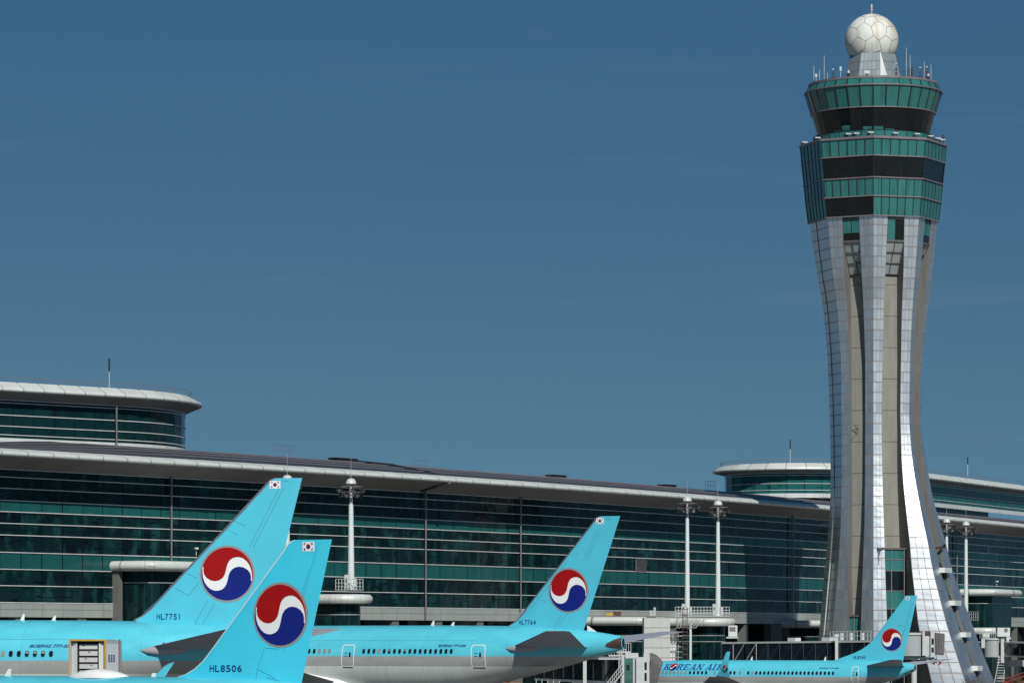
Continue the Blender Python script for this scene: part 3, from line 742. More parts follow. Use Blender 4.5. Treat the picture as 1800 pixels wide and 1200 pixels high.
for R0, z, h in ((9.1, 84.5, .14), (10.05, 87.6, .16), (9.45, 88.75, .32), (8.0, 80.6, .2)):
    rg = ring(R0, z); mb = MB('cap_grey')
    for q in range(NP): mb.bar(rg[q], rg[(q+1) % NP], .2, h)
    mb.build('cab_rail', tower)
ringband('balcony_glass', ['tower_teal'], [(8.75, 80.0), (8.75, 81.15)], [0])
mb = MB('mullion'); rg = ring(8.75, 81.2)
for q in range(NP): mb.bar(rg[q], rg[(q+1) % NP], .12, .1); mb.bar(rg[q], (rg[q][0], rg[q][1], 80), .1)
mb.build('balcony_rail', tower)
mb = MB('roof_dark'); mb.poly(ring(9.4, 88.7)); mb.build('cab_roof', tower)
# radome with base
mb = MB('radome_base', 'white_paint'); rows = []
for R0, z in ((4.55, 88.7), (4.1, 90.6), (3.5, 93.2)):
    rows.append([dirv(t)*R0+Vector((0,0,z)) for t in (-80, -35, 11-(R0-3.5)*3, 12+(R0-3.5)*13, 60, 100, 145, 190, 235)])
mb.grid(rows, close=True, mfun=lambda j, k: 1 if k == 2 else 0, uvf=lambda j, k: [(k*5, j*2), (k*5+5, j*2), (k*5+5, j*2+2), (k*5, j*2+2)]); mb.build('radome_plinth', tower)
bm = bmesh.new(); bmesh.ops.create_icosphere(bm, subdivisions=5, radius=3.9); me = bpy.data.meshes.new('radome'); 
bmesh.ops.bisect_plane(bm, geom=bm.verts[:]+bm.edges[:]+bm.faces[:], plane_co=(0,0,-3.2), plane_no=(0,0,-1), clear_outer=True)
bm.to_mesh(me); bm.free(); me.materials.append(M['radome_shell']); me.polygons.foreach_set('use_smooth', [True]*len(me.polygons))
rad = bpy.data.objects.new('radome', me); COL.objects.link(rad); rad.parent = tower; rad.location = (-.25, 0, 95.4)
bm = bmesh.new(); bmesh.ops.create_icosphere(bm, subdivisions=2, radius=1)
from mathutils import Euler
E = Euler((.5, .9, .35)).to_matrix(); mb = MB('rust_frame')
rj = random.Random(5); cen = {}
for f in bm.faces:
    c = f.calc_center_median().normalized()+Vector((rj.uniform(-.07,.07), rj.uniform(-.07,.07), rj.uniform(-.07,.07))); cen[f.index] = (E @ c.normalized())*3.9
for e in bm.edges:
    a, b = cen[e.link_faces[0].index], cen[e.link_faces[1].index]
    if a.z < -2.9 or b.z < -2.9 or rj.random() < .22: continue
    pts = [a.lerp(b, t/4).normalized()*3.9 for t in range(5)]
    for p, q in zip(pts[:-1], pts[1:]): mb.tube(p, q, .032, n=5, caps=False)
bm.free(); o = mb.build('seam', rad)
mb = MB('alu', 'white_paint'); mb.tube((0,0,3.85), (0,0,4.35), .12, n=8); mb.tube((0,0,4.35), (0,0,4.8), .2, .16, n=8); mb.tube((0,0,4.8), (0,0,5.3), .13, n=8, m=1); mb.build('beacon', rad)
# antennas on the cab roof
def on_tower(px, R0):  # front half ring position for a pixel
    x = (px-900)*550/F-TX; x = max(-R0*.995, min(R0*.995, x)); return x, -math.sqrt(R0*R0-x*x)
for px, yt, kind in ((1429,115,0),(1432,131,2),(1437,122,0),(1444,98,0),(1449,128,0),(1458,122,1),(1470,118,2),(1483,124,3),(1583,84,0),(1590,97,0),(1609,119,1),(1617,108,0),(1622,118,1),(1625,130,3),(1631,113,0),(1641,143,2),(1565,112,1)):
    x, y = on_tower(px, 9.0); zb = 88.7; H = CH+(HZ-yt)*(550+y)/F-zb
    mb = MB('white_frame', 'dark')
    if kind == 0: mb.tube((x,y,zb), (x,y,zb+H*.4), .035, n=6); mb.tube((x,y,zb+H*.4), (x,y,zb+H), .05, .03, n=6)
    elif kind == 1:
        mb.tube((x,y,zb), (x,y,zb+H), .035, n=5, m=1)
        for q in (.3, .6): mb.box((x,y,zb+H*q), (.35,.12,.25), 0, 1)
        mb.box((x,y,zb+H), (.25,.15,.15))
    elif kind == 2: mb.tube((x,y,zb), (x,y,zb+H*.7), .05, n=6); mb.box((x,y,zb+H*.85), (.3,.3,H*.35))
    else: mb.tube((x,y,zb), (x,y,zb+H*.65), .22, n=8, m=1); mb.tube((x,y,zb+H*.65), (x,y,zb+H), .2, .12, n=8)
    mb.build('antenna', tower)
mb = MB('white_paint', 'dark'); x, y = on_tower(1514, 8.6); mb.box((x,y,89.5), (.8,.5,.45)); mb.tube((x,y,88.7), (x,y,89.3), .12, n=6, m=1); mb.build('camera_housing', tower)
mb = MB('dark'); x, y = on_tower(1593, 8.2); mb.box((x,y,89.7), (.5,.5,1.7)); mb.bar((x-1.2,y,89.9), (x,y,90.1), .1); mb.bar((x-1.2,y,89.3), (x,y,89.4), .1); mb.build('davit', tower)
for k_, (px, yy) in enumerate(((1413,257),(1431,248),(1480,238),(1493,235),(1517,234),(1560,235),(1599,237),(1626,239),(1641,244),(1651,248))):
    x = (px-900)*550/F-TX; best = None      # on the octagon edge
    for i in range(8):
        a, b = dirv(ANG[i])*10.3, dirv(ANG[(i+1) % 8])*10.3
        if min(a.x, b.x) <= x <= max(a.x, b.x) and (a.y+b.y) < 0: t = (x-a.x)/(b.x-a.x); best = a.lerp(b, t)
    if best is None: best = Vector((max(-10.2, min(10.2, x)), -1, 0))
    mb = MB('dark', 'white_frame'); x, y = best.x, best.y; mb.box((x-.2,y,80.35), (.5,.4,.3), .3*k_, 0); mb.box((x+.15,y-.1,80.62), (.8,.5,.18), .2, 1); mb.tube((x,y,80), (x,y,80.6), .08, n=6)
    mb.build('floodlight', tower)
mb = MB('dark'); mb.tube((10.15,-1.2,80), (10.15,-1.2,81.2), .06, n=6); mb.box((10.15,-1.2,81.2), (.35,.3,.4)); mb.build('camera', tower)

# ------------------------------------------------------------------ airliners
def naca(t): return 2.6*(.2969*math.sqrt(t)-.126*t-.3516*t*t+.2843*t**3-.1036*t**4)*1.9   # ~0..1
CHORD = [0, .01, .03, .07, .14, .25, .4, .55, .7, .85, .95, 1]
def lift(mats, secs, mfun=None):
    """secs: (lex, y, z, chord, thick, (nx, ny, nz) thickness direction)"""
    mb = MB(*mats); rows = []
    for (x, y, z, c, th, nv) in secs:
        nv = Vector(nv).normalized(); up = []; lo = []
        for t in CHORD:
            h = naca(t)*th/2; p = Vector((x+c*t, y, z)); up.append(p+nv*h); lo.append(p-nv*h)
        rows.append(up+lo[::-1][1:-1])
    mb.grid(rows, close=True, mfun=mfun); mb.poly(rows[-1]); mb.poly(rows[0][::-1]); return mb
TAEG_RED = [(-.90,.24),(-.93,.12),(-.90,-.02),(-.80,-.15),(-.64,-.245),(-.47,-.275),(-.33,-.25),(-.19,-.17),(-.10,-.05),(-.055,.08),(-.02,.24),(.03,.40),(.10,.51),(.20,.59),(.34,.635),(.48,.635),(.62,.59),(.76,.48),(.87,.33),(.94,.14),(.965,-.05),(.96,-.25)]
def arcp(a0, a1, r=1., n=30): return [(r*math.cos(R_(a0+(a1-a0)*i/n)), r*math.sin(R_(a0+(a1-a0)*i/n))) for i in range(n+1)]
TAEG_RED_POLY = TAEG_RED + arcp(-14, 164, 1.0, 40)
TAEG_BLUE_POLY = [(-x, -y) for x, y in TAEG_RED_POLY]
def emblem(name, cx, cz, r, proj, parent, ring=True, sx=1., tilt=0., lift0=.012):
    def T(P): return [(cx+x*r*sx+y*r*tilt, cz+y*r) for x, y in P]
    items = []
    if ring:
        items.append(([T(arcp(0, 360, 1.08, 60)[:-1])], 'emb_ring', lift0))
    items += [([T(arcp(0, 360, 1.0, 60)[:-1])], 'blade_white', lift0+.01), ([T(TAEG_RED_POLY)], 'emb_red', lift0+.02), ([T(TAEG_BLUE_POLY)], 'emb_blue', lift0+.02)]
    return decal(name, items, proj, parent, step=r/4)
def flag(cx, cz, wd, proj, parent):
    h = wd*.68; items = [([[(cx-wd/2,cz-h/2),(cx+wd/2,cz-h/2),(cx+wd/2,cz+h/2),(cx-wd/2,cz+h/2)]], 'blade_white', .012)]
    r = h*.26; a = math.atan2(h, wd)
    def T(P): return [(cx+(x*math.cos(-.5)-y*math.sin(-.5))*r, cz+(x*math.sin(-.5)+y*math.cos(-.5))*r) for x, y in P]
    small = [(-1,0),(-.85,-.35),(-.5,-.5),(-.15,-.35),(0,0),(.15,.35),(.5,.5),(.85,.35),(1,0)]
    items.append(([T(small+arcp(0,180,1,16)[1:-1])], 'emb_red', .022)); items.append(([T([(-x,-y) for x,y in small+arcp(0,180,1,16)[1:-1]])], 'emb_blue', .022))
    bars = []
    for sx_ in (-1, 1):
        for sz in (-1, 1):
            for k in (-1, 0, 1):
                bx = cx+sx_*wd*.31; bz = cz+sz*h*.29; d = (sx_*.55, sz*.45); L = math.hypot(*d); d = (d[0]/L, d[1]/L); n = (-d[1], d[0])
                c = (bx+d[0]*k*h*.07, bz+d[1]*k*h*.07); l = h*.13; t = h*.018
                bars.append([(c[0]-n[0]*l-d[0]*t, c[1]-n[1]*l-d[1]*t), (c[0]+n[0]*l-d[0]*t, c[1]+n[1]*l-d[1]*t), (c[0]+n[0]*l+d[0]*t, c[1]+n[1]*l+d[1]*t), (c[0]-n[0]*l+d[0]*t, c[1]-n[1]*l+d[1]*t)])
    items.append((bars, 'dark', .022)); return decal('national_flag', items, proj, parent, step=wd/3)

class Jet:
    def __init__(s, label, px, Y, yaw, secs, mat, group='parked sky-blue airliners'):
        s.A = Vector(((px-900)*Y/F, Y)); s.c, s.s = math.cos(R_(yaw)), math.sin(R_(yaw)); s.yaw = yaw
        s.root = empty('passenger_jet', label, 'airliner', (s.A.x, s.A.y, 0), -R_(yaw), group); s.secs = secs; s.mat = mat
        xs = [q[0] for q in secs]; s.xs = xs
        s.f = [[q[i] for q in secs] for i in (1, 2, 3)]
    def sec(s, x): # top, bottom, half width
        return tuple(itp(x, s.xs, f) for f in s.f)
    def skin(s, x, z, lift=0.):
        t, b, hw = s.sec(x); zc, rz = (t+b)/2, (t-b)/2; q = max(-.999, min(.999, (z-zc)/rz)); cc = math.sqrt(1-q*q)
        n = Vector((0, -cc/hw, q/rz)).normalized(); p = Vector((x, -hw*cc, z))+n*lift; return tuple(p)
    def inv(s, px, py, lat=0.):
        """local x and z of the photo pixel in the vertical plane at lateral offset lat"""
        u = px-900; ax = s.A.x+lat*s.s; ay = s.A.y+lat*s.c
        x = (u*ay-F*ax)/(F*s.c+u*s.s); Y = ay-x*s.s; return x, CH+(HZ-py)*Y/F
    def fuselage(s):
        mb = MB(s.mat); rows = []; N = 56
        xs = []
        for a, b in zip(s.xs[:-1], s.xs[1:]):
            n = max(1, int((b-a)/1.0)); xs += [a+(b-a)*i/n for i in range(n)]
        xs.append(s.xs[-1])
        sm = []
        for x in xs:
            t, b, hw = s.sec(x); rows.append([(x, hw*math.cos(2*math.pi*k/N), (t+b)/2+(t-b)/2*math.sin(2*math.pi*k/N)) for k in range(N)])
        mb.grid(rows, close=True); mb.poly(rows[0]); mb.poly(rows[-1]); s.fus = mb.build('fuselage', s.root, smooth=50); return s.fus
    def fin(s, le, te, T0, T1, ledge='lead_edge', lew=.22, paint='cyan'):
        """le, te: lists of photo pixels from bottom to top"""
        L = [s.inv(*p) for p in le]; E = [s.inv(*p) for p in te]
        s.lz = [q[1] for q in L]; s.lx = [q[0] for q in L]; s.ez = [q[1] for q in E]; s.ex = [q[0] for q in E]
        z0 = s.lz[0]-.9; z1 = s.lz[-1]; s.fz = (z0, z1); s.T = (T0, T1)
        dz0 = (s.lx[1]-s.lx[0])/max(.01, s.lz[1]-s.lz[0])
        s.fle = lambda z: itp(z, s.lz, s.lx) if z >= s.lz[0] else s.lx[0]+(z-s.lz[0])*0.3
        es = (s.ex[-1]-s.ex[0])/(s.ez[-1]-s.ez[0]); s.fte = lambda z: s.ex[-1]+(z-s.ez[-1])*es
        def ft(x, z):
            a, b = s.fle(z), s.fte(z); t = max(0, min(1, (x-a)/max(.01, b-a))); th = T0+(T1-T0)*max(0, min(1, (z-s.lz[0])/(z1-s.lz[0])))
            k = naca(t)
            return th/2*k
        s.ft = ft
        mb = MB(paint, ledge); rows = []; zs = sorted(set([z0]+s.lz+list(np.linspace(s.lz[0], z1, 26)))); nc = 22
        for z in zs:
            a, b = s.fle(z), s.fte(z); lw = min(lew, (b-a)*.3)
            xs = [a, a+lw*.25, a+lw]+[a+lw+(b-a-lw)*q/nc for q in range(1, nc+1)]
            up = [(x, -ft(x, z), z) for x in xs]; lo = [(x, ft(x, z), z) for x in xs]; rows.append(up+lo[::-1][1:-1])
        n = len(rows[0])
        mb.grid(rows, close=True, mfun=lambda j, k: 1 if (k < 2 or k >= n-2) else 0); mb.poly(rows[-1])
        s.finob = mb.build('tail_fin', s.root, smooth=40)
    def fproj(s, x, z, lift): return (x, -s.ft(x, z)-lift, z)
    def reg(s, txt, px, py, hpx, wpx, name='registration'):
        x, z = s.inv(px, py); x2, z2 = s.inv(px+wpx, py-hpx); h = z2-z
        out = []; pit = (x2-x)/(len(txt)-.2); gw = pit*.8
        for i, ch in enumerate(txt):
            P = text_polys(ch, h, 0, .014); a0 = min(q[0] for p in P for q in p); a1 = max(q[0] for p in P for q in p); cw = gw if ch != '1' else gw*.26; off = 0 if ch != '1' else gw*.35
            out += [[(x+i*pit+off+(a-a0)/(a1-a0)*cw, z+b) for a, b in p] for p in P]
        return decal(name, [(out, 'ink', .015)], s.fproj, s.finob, .5)
    def emb(s, px, py, rpx):
        x, z = s.inv(px, py); x2, z2 = s.inv(px, py-rpx); return emblem('tail_emblem', x, z, (z2-z)/1.08, s.fproj, s.finob)
    def flag(s, px, py, wpx):
        x, z = s.inv(px, py); x2, _ = s.inv(px+wpx/2, py); return flag(x, z, 2*(x2-x), s.fproj, s.finob)
    def lines(s, L, wd=.03, name='panel_line'):
        it = []
        for pts in L: it += ribbon([s.inv(*p) for p in pts], wd)
        return decal(name, [(it, 'seam', .008)], s.fproj, s.finob, .5)
    def seams(s, xs, zs, x0, x1, wd=.022):
        it = []
        for x in xs:
            t, b, hw = s.sec(x); n = 14; pts = [(x, b+(t-b)*(.5+.495*math.sin(R_(-60+q*140/n)))) for q in range(n+1)]; it += ribbon(pts, wd)
        for z in zs: it += ribbon([(x0, z), (x1, z)], wd)
        decal('skin_seam', [(it, 'seam', .004)], s.skin, s.fus, 1.0)
    def stab(s, rle, rte, rz, tle, tte, tz, half, y0, th=.5):
        for sg in (-1, 1):
            d = (0, -sg*.12, 1)
            mb = lift(['stab_grey', 'bare_metal'], [(rle-.3, 0, rz, rte-rle+.3, th, d), (rle, sg*y0, rz+.1, rte-rle, th*.95, d), (tle-.15, sg*(half-.5), tz-.05, tte-tle+.2, th*.35, d), (tle+.25, sg*half, tz, (tte-tle)*.75, th*.12, d)], lambda j, k: 1 if k in (0, 1, 20, 21) else 0)
            mb.build('tailplane', s.root, smooth=50)
    def wing(s, secs, mat='wing_grey'):
        for sg in (-1, 1):
            mb = lift([mat, 'bare_metal'], [(x, sg*y, z, c, th, (0, -sg*.1, 1)) for x, y, z, c, th in secs], lambda j, k: 1 if k in (0, 21) else 0)
            mb.build('wing', s.root, smooth=50)
    def engine(s, x, y, z, r, L):
        for sg in (-1, 1):
            t = bpy.data.objects.new('engine', None); COL.objects.link(t); t.parent = s.root; t.location = (x, sg*y, z)
            def lt(name, prof, mat):
                mb = MB(mat); rows = [[(px_, rr*math.cos(2*math.pi*k/28), rr*math.sin(2*math.pi*k/28)) for k in range(28)] for px_, rr in prof]
                mb.grid(rows, close=True); return mb.build(name, t, smooth=50)
            lt('nacelle', [(.6, r*.8), (0, r*.86), (-.1, r*.93), (.05, r), (L*.3, r*1.08), (L*.6, r), (L*.8, r*.8), (L*.8, r*.7)], 'cyan')
            lt('fan', [(.7, r*.82), (.65, .3), (.2, .02)], 'dark'); lt('exhaust', [(L*.7, r*.62), (L, r*.4), (L*1.15, .05)], 'exhaust')
            mb = MB('wing_grey'); mb.hexa([(L*.15,-.2,r*.9),(L*1.3,-.2,r*.6),(L*1.3,.2,r*.6),(L*.15,.2,r*.9),(L*.3,-.15,r*1.3),(L*1.5,-.15,r*1.5),(L*1.5,.15,r*1.5),(L*.3,.15,r*1.3)]); mb.build('pylon', t)
    def gear(s, pts, belly):
        for (x, y, rw, nw) in pts:
            mb = MB('alu', 'tyre'); mb.tube((x, y, rw), (x, y*.92, belly), .16, n=10)
            for k in range(nw):
                dx = (k-(nw-1)/2)*rw*2.3
                for dy in (-.4, .4): mb.tube((x+dx, y+dy-.18, rw), (x+dx, y+dy+.18, rw), rw, n=20, m=1)
                mb.tube((x+dx, y-.5, rw), (x+dx, y+.5, rw), .1, n=8)
            if nw > 1: mb.bar((x-rw*2.3, y, rw), (x+rw*2.3, y, rw), .2)
            mb.build('landing_gear', s.root)
    def windows(s, xs, z, w=.27, h=.40, shade=lambda i: False, rise=0.):
        for i, x in enumerate(xs):
            def ov(k, kk): return [(x+math.copysign(abs(math.cos(a))**.75, math.cos(a))*w/2*k, z+math.copysign(abs(math.sin(a))**.75, math.sin(a))*h/2*kk) for a in [2*math.pi*q/16 for q in range(16)]]
            items = [([ov(1.16, 1.12)], 'seam', .006), ([ov(1, 1)], 'window_shade' if shade(i) == 1 else 'window_dark', .012)]
            if shade(i) == 2: items.append(([[(x-w*.4, z+h*.05), (x+w*.4, z+h*.05), (x+w*.35, z+h*.38), (x-w*.35, z+h*.38)]], 'window_shade', .018))
            decal('window', items, s.skin, s.fus, .2)
    def door(s, x0, x1, z0, z1, wl=.065, extra=True, mat='blade_white'):
        c = .15; P = [(x0+c, z0), (x1-c, z0), (x1, z0+c), (x1, z1-c), (x1-c, z1), (x0+c, z1), (x0, z1-c), (x0, z0+c)]
        it = [(ribbon(P, wl, True), mat, .012)]
        if extra:
            xm = (x0+x1)/2; zw = z0+(z1-z0)*.55
            it.append(([[(xm+.12, zw-.2), (xm+.3, zw-.2), (xm+.3, zw+.2), (xm+.12, zw+.2)]], 'window_dark', .014))
            it.append((ribbon([(xm-.35, zw-.12), (xm-.05, zw-.12)], .06)+ribbon([(xm-.35, zw+.14), (xm-.05, zw+.14)], .05), 'ink', .014))
            it.append(([[(x0+.1, z0-.12), (x1-.1, z0-.12), (x1-.1, z0-.03), (x0+.1, z0-.03)]], 'dark', .02))
        decal('door', it, s.skin, s.fus, .3)
    def title(s, txt, x, z, h, Wd, mat='ink', shear=.35, bold=.03):
        P = text_polys(txt, h, shear, bold); w0 = max(q[0] for p in P for q in p); k = Wd/w0
        decal('title', [([[(x+a*k, z+b) for a, b in p] for p in P], mat, .014)], s.skin, s.fus, .3)
    def blade(s, x, h=.45, c=.35, name='antenna'):
        z = s.sec(x)[0]; mb = MB('blade_white'); mb.hexa([(x,-.03,z-.05),(x+c,-.03,z-.05),(x+c,.03,z-.05),(x,.03,z-.05),(x+c*.75,-.015,z+h),(x+c*1.15,-.015,z+h),(x+c*1.15,.015,z+h),(x+c*.75,.015,z+h)])
        mb.build(name, s.root)
NOSE = lambda xn, t, b, hw: [(xn, (t+b)/2-.55, (t+b)/2-.75, .1), (xn+.5, (t+b)/2+.3, (t+b)/2-1.15, .9*hw/3.1), (xn+1.5, (t+b)/2+(t-b)*.2, b+(t-b)*.2, .5*hw), (xn+3, t-(t-b)*.15, b+(t-b)*.1, .74*hw), (xn+5, t-(t-b)*.04, b+(t-b)*.03, .92*hw), (xn+7.5, t, b, hw)]

# 777-sized twin, used twice with its own outline each time
SEC7 = NOSE(-51.5, 8.9, 2.7, 3.1)+[(-11, 8.9, 2.7, 3.1), (-7, 8.9, 2.8, 3.05), (-4, 8.88, 3.15, 2.95), (-1, 8.85, 3.75, 2.7), (2, 8.78, 4.4, 2.35), (5, 8.62, 5.1, 1.85), (8, 8.42, 5.85, 1.25), (10, 8.15, 6.35, .75), (11.2, 7.95, 6.7, .4), (11.5, 7.88, 6.8, .3)]
WING7 = [(-31.5, 0, 3.7, 15.5, 1.7), (-29.8, 3.0, 3.9, 13.6, 1.5), (-23.6, 9.6, 4.7, 8.6, .9), (-11.5, 26.5, 6.6, 3.0, .3), (-8.2, 30.3, 7.2, 1.0, .1)]
def big_jet(j, fle, fte):
    j.fuselage(); j.fin(fle, fte, .95, .32); j.stab(1.3, 8.6, 6.9, 9.7, 11.9, 8.35, 10.8, 1.6, .6); j.wing(WING7)
    mb = MB('blade_white'); rows = []
    for x, w0, zt in ((-36, .3, 4.3), (-33, 2.6, 5.1), (-28, 3.45, 5.28), (-22, 3.5, 5.27), (-19, 3.42, 5.22), (-16, 3.2, 4.5), (-14, 2.6, 3.6), (-12.2, 1.2, 2.9)):
        zb = 2.35 if x > -35 else 2.8
        if x > -13: zb = 2.7
        rows.append([(x, w0*math.cos(R_(a)), (zt+zb)/2+(zt-zb)/2*math.sin(R_(a))) for a in range(-180, 180, 10)])
    mb.grid(rows, close=True); mb.poly(rows[0]); mb.poly(rows[-1]); mb.build('wing_fairing', j.root, smooth=50)
    j.engine(-31, 9.6, 3.0, 1.75, 5.5); j.gear([(-24, 5.5, .65, 3), (-24, -5.5, .65, 3), (-45, 0, .5, 1)], 3.2)
    mb = MB('exhaust'); 
    decal('exhaust', [([[(10.1, 7.12), (10.25, 7.3), (10.8, 7.6), (11.49, 7.84), (11.49, 6.86), (10.6, 6.92), (10.2, 7.0)]], 'exhaust', .03)], j.skin, j.root, .1)
    mb = MB('dark'); t, b, hw = j.sec(11.5); mb.poly([(11.51, hw*.8*math.cos(R_(a)), (t+b)/2+(t-b)*.4*math.sin(R_(a))) for a in range(0, 360, 20)]); mb.build('exhaust_pipe', j.root)
    mb = MB('lead_edge'); p = j.skin(2.75, 7.25, 0); mb.box((2.75, p[1]-.02, 7.22), (.16, .12, .34)); mb.build('sensor', j.root)
    mb = MB('wing_grey'); rows = []
    for x, y, z, rr in ((1.2, -2.45, 6.85, .03), (1.8, -2.5, 6.85, .22), (2.8, -2.4, 6.88, .36), (4.0, -2.0, 6.9, .22), (5.2, -1.5, 6.95, .04)):
        rows.append([(x, y+rr*.6*math.cos(R_(a)), z+rr*math.sin(R_(a))) for a in range(0, 360, 30)])
    mb.grid(rows, close=True); mb.build('tailplane_fairing', j.root, smooth=True)
jA = Jet('sky-blue wide-body jet with registration HL7751 and a raised white service box in front', 235, 254, 11, SEC7, 'livery_large')
big_jet(jA, [(235,1088),(247,1082),(262,1070),(468,849),(474,843),(480,840)], [(468,1095),(531,840)])
jA.emb(400.5, 1008, 50); jA.flag(484, 851.5, 19); jA.reg('HL7751', 277, 1088, 10, 43)
jA.lines([[(298,1027),(333,1046)],[(325,1004),(347,1016)],[(412,915),(432,924)],[(399,930),(418,939)],[(493,855),(440,960)],[(499,857),(446,962)],[(367,1054),(344,1095)],[(380,1058),(357,1098)],[(344,1095),(366,1098)],[(254,1075),(278,1054),(318,1012)],[(436,890),(412,915),(384,946)],[(508,845),(498,845),(496,840.5)],[(333,1046),(352,1022)]], .03)
j = jA; xw = [j.inv(113-13.9*i, 1155)[0] for i in range(0, 50)]; xw = [x for x in xw if x > -46 and not (-27.6 < x < -25.6)]
zw = j.inv(100, 1155)[1]
zw = CH+(HZ-1155.5)*(254+1)/F*1.0
j.windows(xw, 6.62, .27, .40, lambda i: {0:0,1:2,2:2,3:2,4:0,5:0,6:1,7:1}.get(i, 0 if i % 3 else 2))
x0, _ = j.inv(74, 1140); x1, _ = j.inv(131, 1140); j.title('BOEING 777-200', x0, 7.05, .2, (x1-x0)*1.32)
for px, h in ((35, .42), (90, .3)): j.blade(j.inv(px, 1085)[0], h, .3)
jB = Jet('sky-blue wide-body jet with registration HL7764 parked in the middle', 893, 330, 30, SEC7, 'livery_large')
big_jet(jB, [(893,1099),(905,1092),(918,1078),(926,1066),(1042,917),(1046,911),(1052,907)], [(1026,1107),(1090,907)])
jB.emb(1000.5, 1037, 39.5); jB.flag(1055.5, 915, 13.5); jB.reg('HL7764', 914, 1097, 8, 30)
jB.lines([[(1000,962),(1018,974)],[(1052,930),(1026,985)],[(1057,931),(1032,984)],[(960,1013),(985,1030)],[(975,1102),(990,1078)],[(984,1098),(1000,1076)],[(1063,908.5),(1066,912),(1075,912)],[(940,1045),(962,1058)],[(935,1068),(1000,985)]], .03)
jB.seams([-40, -34.5, -29, -23.5, -18, -12.5, -7, -3, 1.2, 6], [7.55], -44, -2); jA.seams([-40, -34.5, -29, -23.5, -18, -12.5, -7, -3, 1.2, 6], [7.6], -44, -2)
j = jB; j.door(*[j.inv(p, 1140, -3)[0] for p in (826, 849)], 5.25, 7.15)
j.door(*[j.inv(p, 1140, -3)[0] for p in (601.5, 622.5)], 5.25, 7.15)
zw = 6.6
xw = [j.inv(792-8.98*i, 1147, -3)[0] for i in range(0, 18)]+[j.inv(579-8.9*i, 1149, -3)[0] for i in range(0, 40)]; xw = [x for x in xw if x > -47]
j.windows(xw, zw, .27, .42, lambda i: 1 if i in (14, 18, 19, 20) else (2 if i in (9, 12) else 0))
x0 = j.inv(768, 1137, -3)[0]; x1 = j.inv(816, 1137, -3)[0]; j.title('BOEING 777-200', x0, 7.0, .2, x1-x0)
for px, h in ((757, .42), (792, .3)): j.blade(j.inv(px, 1100)[0], h, .35)
mb = MB('blade_white'); x = j.inv(1033, 1107)[0]; z = j.sec(x)[0]-.08; mb.hexa([(x,-.04,z),(x+.9,-.04,z-.05),(x+.9,.04,z-.05),(x,.04,z),(x-.05,-.02,z+.5),(x+.1,-.02,z+.45),(x+.1,.02,z+.45),(x-.05,.02,z+.5)]); mb.build('antenna', j.root)

# 737-sized jet near the tower
SEC3 = NOSE(-26.4, 5.42, 1.4, 1.88)+[(-4, 5.42, 1.4, 1.88), (-1, 5.42, 1.5, 1.84), (2, 5.42, 2.05, 1.65), (5, 5.38, 2.75, 1.2), (7.5, 5.28, 3.45, .75), (9.0, 5.08, 4.1, .4), (9.4, 4.95, 4.3, .3)]
jC = Jet('small sky-blue jet with upturned wingtip and registration HL8240 before the tower foot', 1470, 412, 30, SEC3, 'livery_small')
j = jC; j.fuselage(); j.fin([(1470,1158.5),(1485,1153),(1500,1147.5),(1514,1141),(1524,1134),(1533,1126),(1545,1110),(1588,1052),(1590,1048),(1593,1046)], [(1587,1163),(1612.5,1046.5)], .55, .2, 'cyan')
j.emb(1568, 1123.5, 20.4); j.flag(1595.5, 1051, 7.5); j.reg('HL8240', 1501, 1157, 5, 21)
j.lines([[(1604,1060),(1583,1130)],[(1579,1099),(1586,1099)],[(1597,1050),(1601,1054)]], .05)
j.stab(4.0, 8.4, 4.75, 9.5, 10.8, 5.55, 7.2, .9, .4)
WING3 = [(-18.5, 0, 2.2, 8.4, 1.0), (-17.2, 1.9, 2.4, 7.4, .85), (-13.2, 6.2, 2.95, 4.6, .5), (-7.3, 16.2, 3.75, 2.0, .2)]
j.wing(WING3)
for sg in (-1, 1):
    lat = 16.2*sg
    def Q(px, py): x, z = jC.inv(px, py, -16.6); return x, z
    P1 = [Q(1257,1185), Q(1268,1171), Q(1278,1148), Q(1280,1144.5), Q(1286,1145), Q(1283,1165), Q(1279,1187)]
    mb = MB('cyan', 'dark')
    LEs = [Q(1256,1187), Q(1263,1180), Q(1270,1167), Q(1278,1148), Q(1280.5,1144.5)]; TEs = [Q(1282,1189), Q(1280,1183), Q(1282,1168), Q(1285.5,1148), Q(1286,1144.5)]
    rows = []
    zt0 = LEs[0][1]; latf = lambda z: sg*(16.2+min(.75, max(0, z-3.5)*.45)) 
    for (a, za), (b, zb) in zip(LEs, TEs):
        zz = (za+zb)/2; th = .16
        up = [(a+(b-a)*t, latf(zz)-sg*naca(t)*th/2*-1, za+(zb-za)*t) for t in CHORD]; lo = [(a+(b-a)*t, latf(zz)-sg*naca(t)*th/2, za+(zb-za)*t) for t in CHORD]
        rows.append(up+lo[::-1][1:-1])
    mb.grid(rows, close=True); mb.poly(rows[-1]); wl = mb.build('winglet', j.root, smooth=50)
    if sg < 0:
        ex, ez = jC.inv(1274, 1173.3, -17); emblem('wingtip_emblem', ex, ez, .29, lambda x, z, l: (x, -(16.2+min(.75, max(0, z-3.5)*.45))-.12-l, z), wl, True, .95)
j.engine(-20.5, 4.9, 1.5, .95, 3.4); j.gear([(-13, 2.8, .55, 1), (-13, -2.8, .55, 1), (-23, 0, .35, 1)], 2.2)
z1 = 4.02
px_w = [1463.3-7.07*i for i in range(0, 22)]+[1300, 1290.5, 1283.5]+[1256]+[1240.8-7.1*i for i in range(0, 5)]+[1204.5-6.75*i for i in range(0, 7)]
xw = [j.inv(p, 1183, -1.85)[0] for p in px_w]
zz_ = [4.02]*len(xw)
sh = {20: 1, 22: 1, 25: 1}; 
